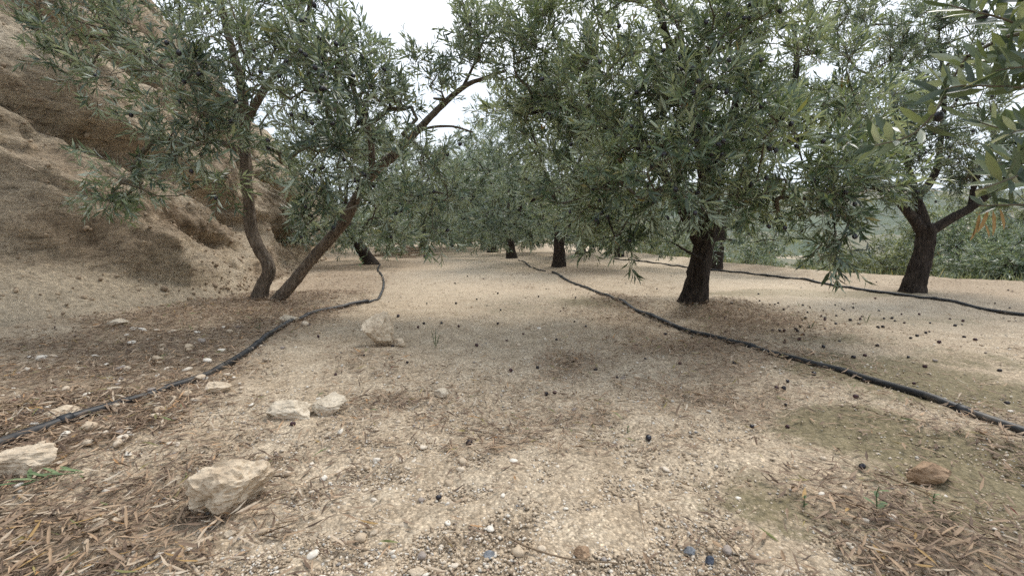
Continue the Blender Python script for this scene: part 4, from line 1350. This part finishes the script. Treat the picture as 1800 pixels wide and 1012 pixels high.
rock('stone', 'white pebble just below the largest jagged rock', 417, 923, 20, 15, M_ROCK_WHITE, 73, 0.2, 0.8, 0.5, 5, sub=3, cat='stone')
rock('stone', 'tan pebble next to the white pebble below the jagged rock', 402, 935, 22, 15, M_ROCK, 76, 0.2, 0.8, 0.5, 5, sub=3, cat='stone')
rock('stone', 'pale tan stone half buried in litter at the lower left', 160, 930, 46, 26, M_ROCK, 79, 0.2, 0.8, 1, 7, sub=3, cat='stone')
rock('stone', 'broad pale stone by the left pipe near the picture edge', 95, 745, 66, 26, M_ROCK, 82, 0.2, 0.8, 1, 7, sub=3, sink=.3, cat='stone')
rock('stone', 'pale stone with tawny side right of the left pipe', 378, 690, 52, 24, M_ROCK, 85, -0.2, 0.7, 1, 7, sub=3, sink=.25, cat='stone')
rock('stone', 'cream stone poking from litter behind the left pipe', 200, 695, 30, 17, M_ROCK_WHITE, 88, 0, .8, 1, 7, sub=3, cat='stone')
rock('stone', 'greyish pebble by the left pipe near the picture edge', 62, 735, 20, 13, M_ROCK_GREY, 91, 0, .8, .3, 4, sub=3, cat='stone')

# medium pebbles as individuals, grit as stuff
PM = []
rng = np.random.default_rng(5)
for k in range(10):
    V, F = ICO[1]
    q = V * (1 + 0.3 * fbm(V[:, 0] * 1.6 + k * 3, V[:, 1] * 1.6, V[:, 2] * 1.6, 2, 300 + k))[:, None] * np.array([1, rng.uniform(.65, .95), rng.uniform(.45, .75)])
    PM.append(mesh_np('pebble', q, [F], M_PEBBLE, True, {'tint': np.full(len(q), [0.5, 0.62, 0.7, 0.78, 0.85, 0.9, 0.4, 0.72, 0.97, 0.92][k])}))


def scatter_uv(n, rng, vmin, vmax, power=1.0, umin=-60, umax=1860):
    u = rng.uniform(umin, umax, n)
    v = vmin + (vmax - vmin) * rng.random(n) ** power
    P = np.array([gp(a, b) for a, b in zip(u, v)])
    return P[:, 0], P[:, 1]


PEB = 'pale pebbles strewn over the sandy ground'
px_, py_ = scatter_uv(420, rng, 560, 1030, 0.8)
ok = (px_ > toe_x(py_) + 0.15) & (rng.random(420) < 0.35 + 0.5 * (px_ < -0.1))
qx_, qy_ = scatter_uv(300, rng, 575, 800, 1.0, -20, 560)
okq = (qx_ > toe_x(qy_) + 0.2) & (qx_ < -0.9)
px_, py_ = np.concatenate([px_[ok][:160], qx_[okq][:130]]), np.concatenate([py_[ok][:160], qy_[okq][:130]])
for k, (x, y) in enumerate(zip(px_, py_)):
    s = rng.uniform(0.0045, 0.0085) * (1 + 0.22 * y) * rng.choice([0.8, 1.0, 1.7 if x < -0.9 else 1.2])
    o = link('pebble', PM[int(rng.integers(0, 10))], None, (x, y, float(gh(x, y)) + s * 0.25 + 0.016 * float(litter_density(np.array(x), np.array(y)))))
    o.scale = (s, s, s * 0.9)
    o.rotation_euler = (rng.normal(0, 0.2), rng.normal(0, 0.2), rng.uniform(0, 6.28))
    tag(o, 'small pale pebble lying loose on the sandy ground', 'pebble', PEB)


OCT = (np.array([(1, 0, 0), (-1, 0, 0), (0, 1, 0), (0, -1, 0), (0, 0, 1), (0, 0, -1.0)]), np.array([(0, 2, 4), (2, 1, 4), (1, 3, 4), (3, 0, 4), (2, 0, 5), (1, 2, 5), (3, 1, 5), (0, 3, 5)]))


def grit(n, seed, s0, s1, ptop):
    rng = np.random.default_rng(seed)
    x, y = scatter_uv(n, rng, ptop, 1080, 0.75)
    dens = np.clip(0.55 + 0.8 * fbm(x * 2.2, y * 2.2, 0, 3, 15) + 0.5 * np.exp(-((x + 0.05) / 0.6) ** 2) - 0.35 * sstep(0.3, 0.9, litter_density(x, y)), 0.05, 1)
    ok = (x > toe_x(y) + 0.05) & (x < edge_x(y)) & (rng.random(n) < dens)
    x, y = x[ok], y[ok]
    m = len(x)
    s = rng.uniform(s0, s1, m) * (1 + 0.18 * y) * rng.choice([0.75, 1.0, 1.5], m, p=[.55, .35, .10])
    V, F = OCT
    r = rng.uniform(0.7, 1.35, (m, len(V), 1)) * V[None]
    a = rng.uniform(0, 6.28, m)
    r = np.stack([r[..., 0] * np.cos(a)[:, None] - r[..., 1] * 0.75 * np.sin(a)[:, None], r[..., 0] * np.sin(a)[:, None] + r[..., 1] * 0.75 * np.cos(a)[:, None], r[..., 2] * 0.6], -1)
    V = r * s[:, None, None] + np.stack([x, y, gh(x, y) + s * 0.15], 1)[:, None]
    Fa = (F[None] + (np.arange(m) * 6)[:, None, None]).reshape(-1, 3)
    t = np.clip(rng.normal(0.52, 0.30, m), 0, 0.93)
    t = np.where(rng.random(m) < 0.04, rng.uniform(0.94, 1, m), t)
    return V.reshape(-1, 3), Fa, np.repeat(t, 6)


m_ = len(CLOD)
V0, F0 = ICO[0]
rng = np.random.default_rng(34)
s_ = rng.uniform(0.006, 0.016, m_) * rng.choice([0.7, 1.0, 1.9], m_, p=[.6, .32, .08])
V = rng.uniform(0.65, 1.3, (m_, 12, 1)) * V0[None] * s_[:, None, None] + CLOD[:, None] + rng.normal(0, 0.012, (m_, 1, 3))
F = (F0[None] + (np.arange(m_) * 12)[:, None, None]).reshape(-1, 3)
t = np.clip(rng.normal(0.12, 0.14, m_), 0, 0.9)
o = link('rubble', mesh_np('rubble', V.reshape(-1, 3), [F], M_PEBBLE, True, {'tint': np.repeat(t, 12)}))
tag(o, 'crumbled earth clods and grit clinging to the bank', 'rubble', kind='stuff')
V, F, t = grit(60000, 61, 0.0019, 0.0042, 480)
o = link('gravel', mesh_np('gravel', V, [F], M_PEBBLE, True, {'tint': t}))
tag(o, 'fine pale gravel scattered over the whole sandy terrace', 'gravel', kind='stuff')

# ------------------------------------------------------------------ fallen leaves
rng = np.random.default_rng(17)


def litter_rows(x, y, rng, lift, tilt):
    n = len(x)
    ya = rng.uniform(0, 6.28, n)
    el = rng.normal(0, tilt, n)
    ax = np.stack([np.cos(ya) * np.cos(el), np.sin(ya) * np.cos(el), np.sin(el)], 1)
    nn = np.stack([rng.normal(0, 0.35, n), rng.normal(0, 0.35, n), np.where(rng.random(n) < .5, 1.0, -1.0)], 1)
    nn -= ax * np.sum(nn * ax, 1)[:, None]
    nn /= np.linalg.norm(nn, axis=1)[:, None]
    ln = rng.uniform(0.020, 0.050, n)
    z = gh(x, y) + lift * rng.random(n) + 0.003 + np.maximum(0, -np.sin(el)) * ln
    return np.concatenate([np.stack([x, y, z], 1), ax, nn, ln[:, None], (ln * rng.uniform(0.10, 0.18, n))[:, None]], 1)


xs, ys = [], []
# ground coverage by leaf litter: sampled evenly over the terrace, kept by local density
n = 70000
x = rng.uniform(-3.2, 4.5, n)
y = 0.5 + 7.5 * rng.random(n) ** 1.4
keep = rng.random(n) < litter_density(x, y) * 0.75 + 0.012
xl, yl = rng.uniform(-2.75, -0.25, n), rng.uniform(0.65, 4.2, n)
keepl = rng.random(n) < litter_density(xl, yl) ** 1.3 * 0.62
xr, yr = rng.uniform(0.1, 2.2, n), 0.7 + 3.6 * rng.random(n) ** 1.2
keepr = rng.random(n) < litter_density(xr, yr) ** 1.2 * 0.65
xn, yn = rng.uniform(-1.6, -0.1, n), rng.uniform(0.62, 1.5, n)
keepn = rng.random(n) < litter_density(xn, yn) * 0.24
xb, yb = rng.uniform(0.35, 1.25, n), rng.uniform(0.65, 1.05, n)
keepb = rng.random(n) < litter_density(xb, yb) ** 1.2 * 0.055
x, y = np.concatenate([x[keep], xl[keepl], xr[keepr], xn[keepn], xb[keepb]]), np.concatenate([y[keep], yl[keepl], yr[keepr], yn[keepn], yb[keepb]])
xf, yf = scatter_uv(16000, rng, 468, 800, 1.0, 560, 1860)
kf = rng.random(16000) < np.clip(0.03 + 0.6 * fbm(xf * 1.3, yf * 0.9, 0, 4, 57) + 0.9 * litter_density(xf, yf), 0.03, 0.9)
kf &= (xf < edge_x(yf) - 0.1) & (xf > toe_x(yf) + 0.2)
x, y = np.concatenate([x, xf[kf]]), np.concatenate([y, yf[kf]])
onp = np.minimum(seg_dist(x, y, PIPE_L), seg_dist(x, y, PIPE_R)) < 0.028
keep = (x > toe_x(y) + 0.02) & (~onp | (rng.random(len(x)) < 0.05))
x, y = x[keep], y[keep]
rows_ = litter_rows(x, y, rng, 0.014, 0.22)
dn = litter_density(x, y)
rows_[:, 2] += 0.012 * dn * rng.random(len(x))
# reddish-brown needles of older, finer litter, farther off
t = np.clip(rng.beta(1.25, 1.45, len(x)), 0, 0.97)
t = np.where(rng.random(len(x)) < 0.012, rng.uniform(0.975, 1.0, len(x)), t)
t = np.where((x > 0) & (t < 0.97), np.clip(0.25 + 0.62 * t + rng.normal(0, .10, len(x)), 0, .97), t)
t = np.where((x > 0.3) & (y < 1.15) & (t < 0.96), np.clip(t - 0.16, 0, 0.95), t)
u, v, w = project(rows_[:, :3])
score = rows_[:, 9] ** 1 / np.maximum(w, 0.2) ** 2 * (0.6 + rows_[:, 10] * 30)
score[(u < 10) | (u > 1790) | (v > 1000) | (w < 0.2)] = 0
idx = np.argsort(-(score + (rows_[:, 2] - gh(x, y)) * 0.6 * score / max(score.max(), 1e-6)))[:300]
dry = leaf_single(M_LITTER)
FL = 'dry fallen olive leaves on the ground'
for i in idx:
    o = link('fallen_leaf', dry[min(7, int(t[i] * 7.9))])
    o.matrix_basis = leaf_matrix(rows_[i])
    tag(o, 'dry narrow olive leaf fallen on the near ground', 'leaf', FL)
keep = np.ones(len(x), bool)
keep[idx] = False
o = link('leaf_litter', leaf_mesh('leaf_litter', rows_[keep], t[keep], M_LITTER, 1))
tag(o, 'thick carpet of dry brown olive leaves under the trees', 'leaf litter', kind='stuff')

# ------------------------------------------------------------------ fallen olives
OL = 'black olives fallen on the ground'
spots = [(1140, 770), (825, 777), (771, 871), (1322, 748), (1384, 752), (1365, 688), (1377, 690), (1384, 676), (1381, 715), (891, 590), (920, 582), (945, 642), (898, 650), (716, 640), (745, 568), (875, 565), (776, 568), (640, 633), (1005, 625),
         (1007, 630), (960, 687), (975, 686), (985, 548), (990, 540), (1118, 602), (1170, 586), (1134, 630), (1040, 633), (1047, 645), (1160, 572), (1216, 588), (515, 752), (1518, 678), (1605, 688), (1768, 722), (1515, 826), (1715, 733), (1503, 712),
         (1335, 528), (1340, 540), (1353, 540), (1362, 535), (1368, 531), (1377, 549), (1386, 540), (1402, 585), (1416, 559), (1447, 547), (1450, 560), (1470, 554), (1480, 543), (1500, 540), (1510, 569), (1512, 560), (1515, 555), (1545, 546), (1552, 572),
         (1554, 559), (1568, 558), (1573, 563), (1635, 566), (1670, 559), (1679, 569), (1714, 597), (1596, 632), (1625, 650), (1520, 626), (1500, 631), (1447, 614), (1428, 626), (1412, 591), (1370, 582), (1358, 581), (1450, 580), (1600, 600),
         (1695, 589), (1756, 659), (838, 603), (806, 572), (700, 555), (838, 528), (875, 519), (930, 486), (908, 486), (919, 488), (850, 492), (800, 500), (1012, 510), (960, 512), (1100, 500), (1155, 505), (1180, 485), (690, 610), (735, 575), (5, 757), (560, 598),
         (590, 660), (1475, 605), (1650, 610), (1430, 665), (1290, 640), (1195, 640), (1085, 660), (1010, 562), (1030, 570), (880, 545)]
rng = np.random.default_rng(23)
for k in range(30):
    spots.append((rng.uniform(680, 1780), rng.uniform(475, 600)))
for k in range(28):
    spots.append((rng.normal(1480, 130), 535 + abs(rng.normal(0, 45))))
for (u_, v_) in spots:
    p = gp(u_, v_)
    s = rng.uniform(0.0050, 0.0086)
    o = link('fallen_olive', ME_FALLEN[int(rng.integers(0, 4))], None, (p[0], p[1], float(gh(p[0], p[1])) + s * 0.9))
    o.scale = (s, s, s)
    o.rotation_euler = (1.57 + rng.normal(0, 0.3), 0, rng.uniform(0, 6.28))
    tag(o, 'ripe black olive fallen on the bare ground', 'olive', OL)

# ------------------------------------------------------------------ twigs and weeds on the ground


def ground_twig(label, pts, r):
    P = resample([(*gp(u_, v_), 0) for u_, v_ in pts], 0.01)[:, :3]
    P[:, 2] = gh(P[:, 0], P[:, 1]) + r + 0.004 + 0.006 * np.abs(np.sin(np.arange(len(P)) * 0.12))
    V, F = tube(P, np.linspace(r, r * 0.5, len(P)), 6)
    o = link('fallen_twig', mesh_np('fallen_twig', V, [F], M_TWIG_DRY))
    tag(o, label, 'twig', 'dry twigs on the ground')


M_TWIG_DRY = plain_mat('dry_twig', (0.20, 0.145, 0.095), 0.85, 0.2, 0.4, 120)
ground_twig('long thin twig lying near the bottom centre', [(895, 942), (930, 962), (985, 980), (1040, 990), (1092, 993)], 0.0022)
ground_twig('upright thin stalk lying right of the bottom centre', [(1122, 875), (1128, 910), (1135, 945)], 0.0012)
ground_twig('dark stick below the largest jagged rock', [(295, 970), (325, 990), (350, 1011)], 0.0028)
ground_twig('straight thin twig right of the small leaf pile', [(1085, 706), (1120, 705), (1152, 704)], 0.0016)
ground_twig('bent twig beside the two smooth pebbles', [(1255, 925), (1285, 955), (1300, 975)], 0.0020)
ground_twig('short dark twig near the lone white stone', [(685, 705), (705, 693), (718, 685)], 0.0020)
ground_twig('thick dark twig fragment left of the bottom twig', [(782, 942), (792, 955), (800, 968)], 0.0035)
ground_twig('forked brown twig by the smooth brown rock', [(1540, 838), (1590, 858), (1650, 885)], 0.0022)
ground_twig('thin brown twig across the apron of the bank', [(0, 520), (25, 532), (60, 527)], 0.003)


def weed(name, label, u_, v_, h_px, n_leaf, seed, grassy=False):
    rng = np.random.default_rng(seed)
    p = gp(u_, v_)
    h = h_px * p[1] / FPX
    base = np.array([p[0], p[1], float(gh(p[0], p[1])) - 0.003])
    root = link(name, None, loc=tuple(base))
    root.empty_display_size = 0.03
    tag(root, label, 'weed', 'small green weeds')
    if not grassy:
        P = np.array([(0, 0, 0), (0.05 * h, 0, 0.35 * h), (0.02 * h, 0.03 * h, 0.7 * h), (0.06 * h, 0, h)])
        P = resample(P, h / 8)
        V, F = tube(P, np.linspace(0.0016, 0.0008, len(P)), 5)
        b = Bag()
        b.add(V, F, 0.3)
        link('stem', b.mesh('stem', M_WEED), root)
    for k in range(n_leaf):
        a = k * 2.4 + rng.normal(0, 0.3)
        if grassy:
            ax, z, l, wd_ = np.array([math.cos(a) * 0.3, math.sin(a) * 0.3, 1]), 0.0, h * rng.uniform(0.6, 1.05), 0.03
        else:
            f = 0.25 + 0.75 * (k / n_leaf)
            ax, z, l, wd_ = np.array([math.cos(a), math.sin(a), 0.5]), h * f, h * rng.uniform(0.28, 0.45), 0.5
        ax /= np.linalg.norm(ax)
        nn = np.array([-ax[0], -ax[1], 1.2]) + rng.normal(0, 0.1, 3)
        nn -= ax * nn.dot(ax)
        nn /= np.linalg.norm(nn)
        o = link('leaf', WEED_LEAF[k % 3], root)
        o.matrix_basis = leaf_matrix(np.concatenate([[0.03 * h, 0, z], ax, nn, [l, l * wd_]]))


WEED_LEAF = [leaf_mesh('leaf', np.array([[0, 0, 0, 1, 0, 0, 0, 0, 1, 1, 1.0]]), np.array([q]), M_WEED) for q in (0.2, 0.6, 1.0)]
weed('weed', 'upright little green sprout in the lower right leaf pile', 1537, 905, 58, 6, 1)
weed('weed', 'low green seedling at the upper end of the lower right leaf pile', 1412, 892, 26, 5, 2)
weed('weed', 'small seedling right of the upright sprout near the brown rock', 1640, 885, 26, 6, 3)
weed('weed', 'grassy green sprout beside the large pitted rock', 764, 606, 40, 4, 4, True)
weed('weed', 'thin grass tuft among the fallen olives', 1424, 582, 24, 5, 5, True)
weed('weed', 'tall thin dry stalk among the fallen olives', 1522, 566, 26, 3, 6, True)
weed('weed', 'tiny seedling beside the small leaf pile on the path', 1103, 757, 14, 4, 7)
weed('weed', 'grass tuft by the left pipe bend', 454, 592, 26, 6, 8, True)
weed('weed', 'small green plant at the foot of the leaning olive', 634, 478, 26, 9, 9)
weed('weed', 'small bright green plant below the straight far trunk', 1050, 474, 10, 8, 10)

# fresh green sprig on the litter, lower left
p = gp(40, 868)
root = link('olive_sprig', None, loc=(p[0], p[1], float(gh(p[0], p[1])) + 0.02))
tag(root, 'fresh green olive sprig lying on the litter at the lower left', 'sprig')
V, F = tube(np.array([(0, 0, 0), (0.03, 0.01, 0.006), (0.06, 0.03, 0.008), (0.09, 0.045, 0.004)]), np.linspace(0.0018, 0.001, 4), 5)
b = Bag()
b.add(V, F, 0.4)
link('stem', b.mesh('stem', M_WEED), root)
rng = np.random.default_rng(8)
for k in range(9):
    f = k / 8
    ax = np.array([-0.8 + 0.4 * rng.random(), (0.6 if k % 2 else -0.6) * rng.random(), 0.12 + 0.1 * rng.random()])
    ax /= np.linalg.norm(ax)
    nn = np.array([0.1, 0, 1.0])
    nn -= ax * nn.dot(ax)
    nn /= np.linalg.norm(nn)
    o = link('leaf', WEED_LEAF[k % 3], root)
    o.matrix_basis = leaf_matrix(np.concatenate([[0.09 * f, 0.045 * f, 0.006], ax, nn, [0.055, 0.009]]))

# heap of brown prunings beside the thin far trunk
p = gp(712, 452)
rng = np.random.default_rng(14)
root = link('brushwood_heap', None, loc=(p[0], p[1], float(gh(p[0], p[1]))))
tag(root, 'low heap of brown prunings under the far bank row', 'brushwood')
for k in range(60):
    a, c = rng.uniform(0, 6.28), rng.normal(0, 0.25, 2)
    L_ = rng.uniform(0.3, 0.7)
    q = np.array([[-.5, 0, 0], [-.1, .05, .04], [.5, 0, 0]]) * L_
    q = np.stack([q[:, 0] * math.cos(a) - q[:, 1] * math.sin(a) + c[0], q[:, 0] * math.sin(a) + q[:, 1] * math.cos(a) + c[1], q[:, 2] + rng.uniform(0.01, 0.28) * math.exp(-(c @ c) * 5)], 1)
    V, F = tube(q, np.array([.009, .008, .004]), 4)
    link('stick', mesh_np('stick', V, [F], M_TWIG_DRY), root)

# ------------------------------------------------------------------ haze over the valley
HAZE = True
if HAZE:
    s, z0, z1 = 6900.0, float(HZ.min()) - 1.0, float(HZ.max()) + 5
    V = np.array([(x, y, z) for z in (z0, z1) for x, y in ((-s, -s), (s, -s), (s, s), (-s, s))]) * np.array([1.03, 1.03, 1])
    F = np.array([(3, 2, 1, 0), (4, 5, 6, 7), (0, 1, 5, 4), (1, 2, 6, 5), (2, 3, 7, 6), (3, 0, 4, 7)])
    m = bpy.data.materials.new('valley_haze')
    m.use_nodes = True
    m.node_tree.nodes.clear()
    oo = m.node_tree.nodes.new('ShaderNodeOutputMaterial')
    pv = m.node_tree.nodes.new('ShaderNodeVolumePrincipled')
    pv.inputs['Color'].default_value = (0.86, 0.92, 1.0, 1)
    pv.inputs['Density'].default_value = 0.00005
    m.node_tree.links.new(pv.outputs[0], oo.inputs['Volume'])
    o = link('haze', mesh_np('haze', V, [F], m, False))
    tag(o, kind='stuff')
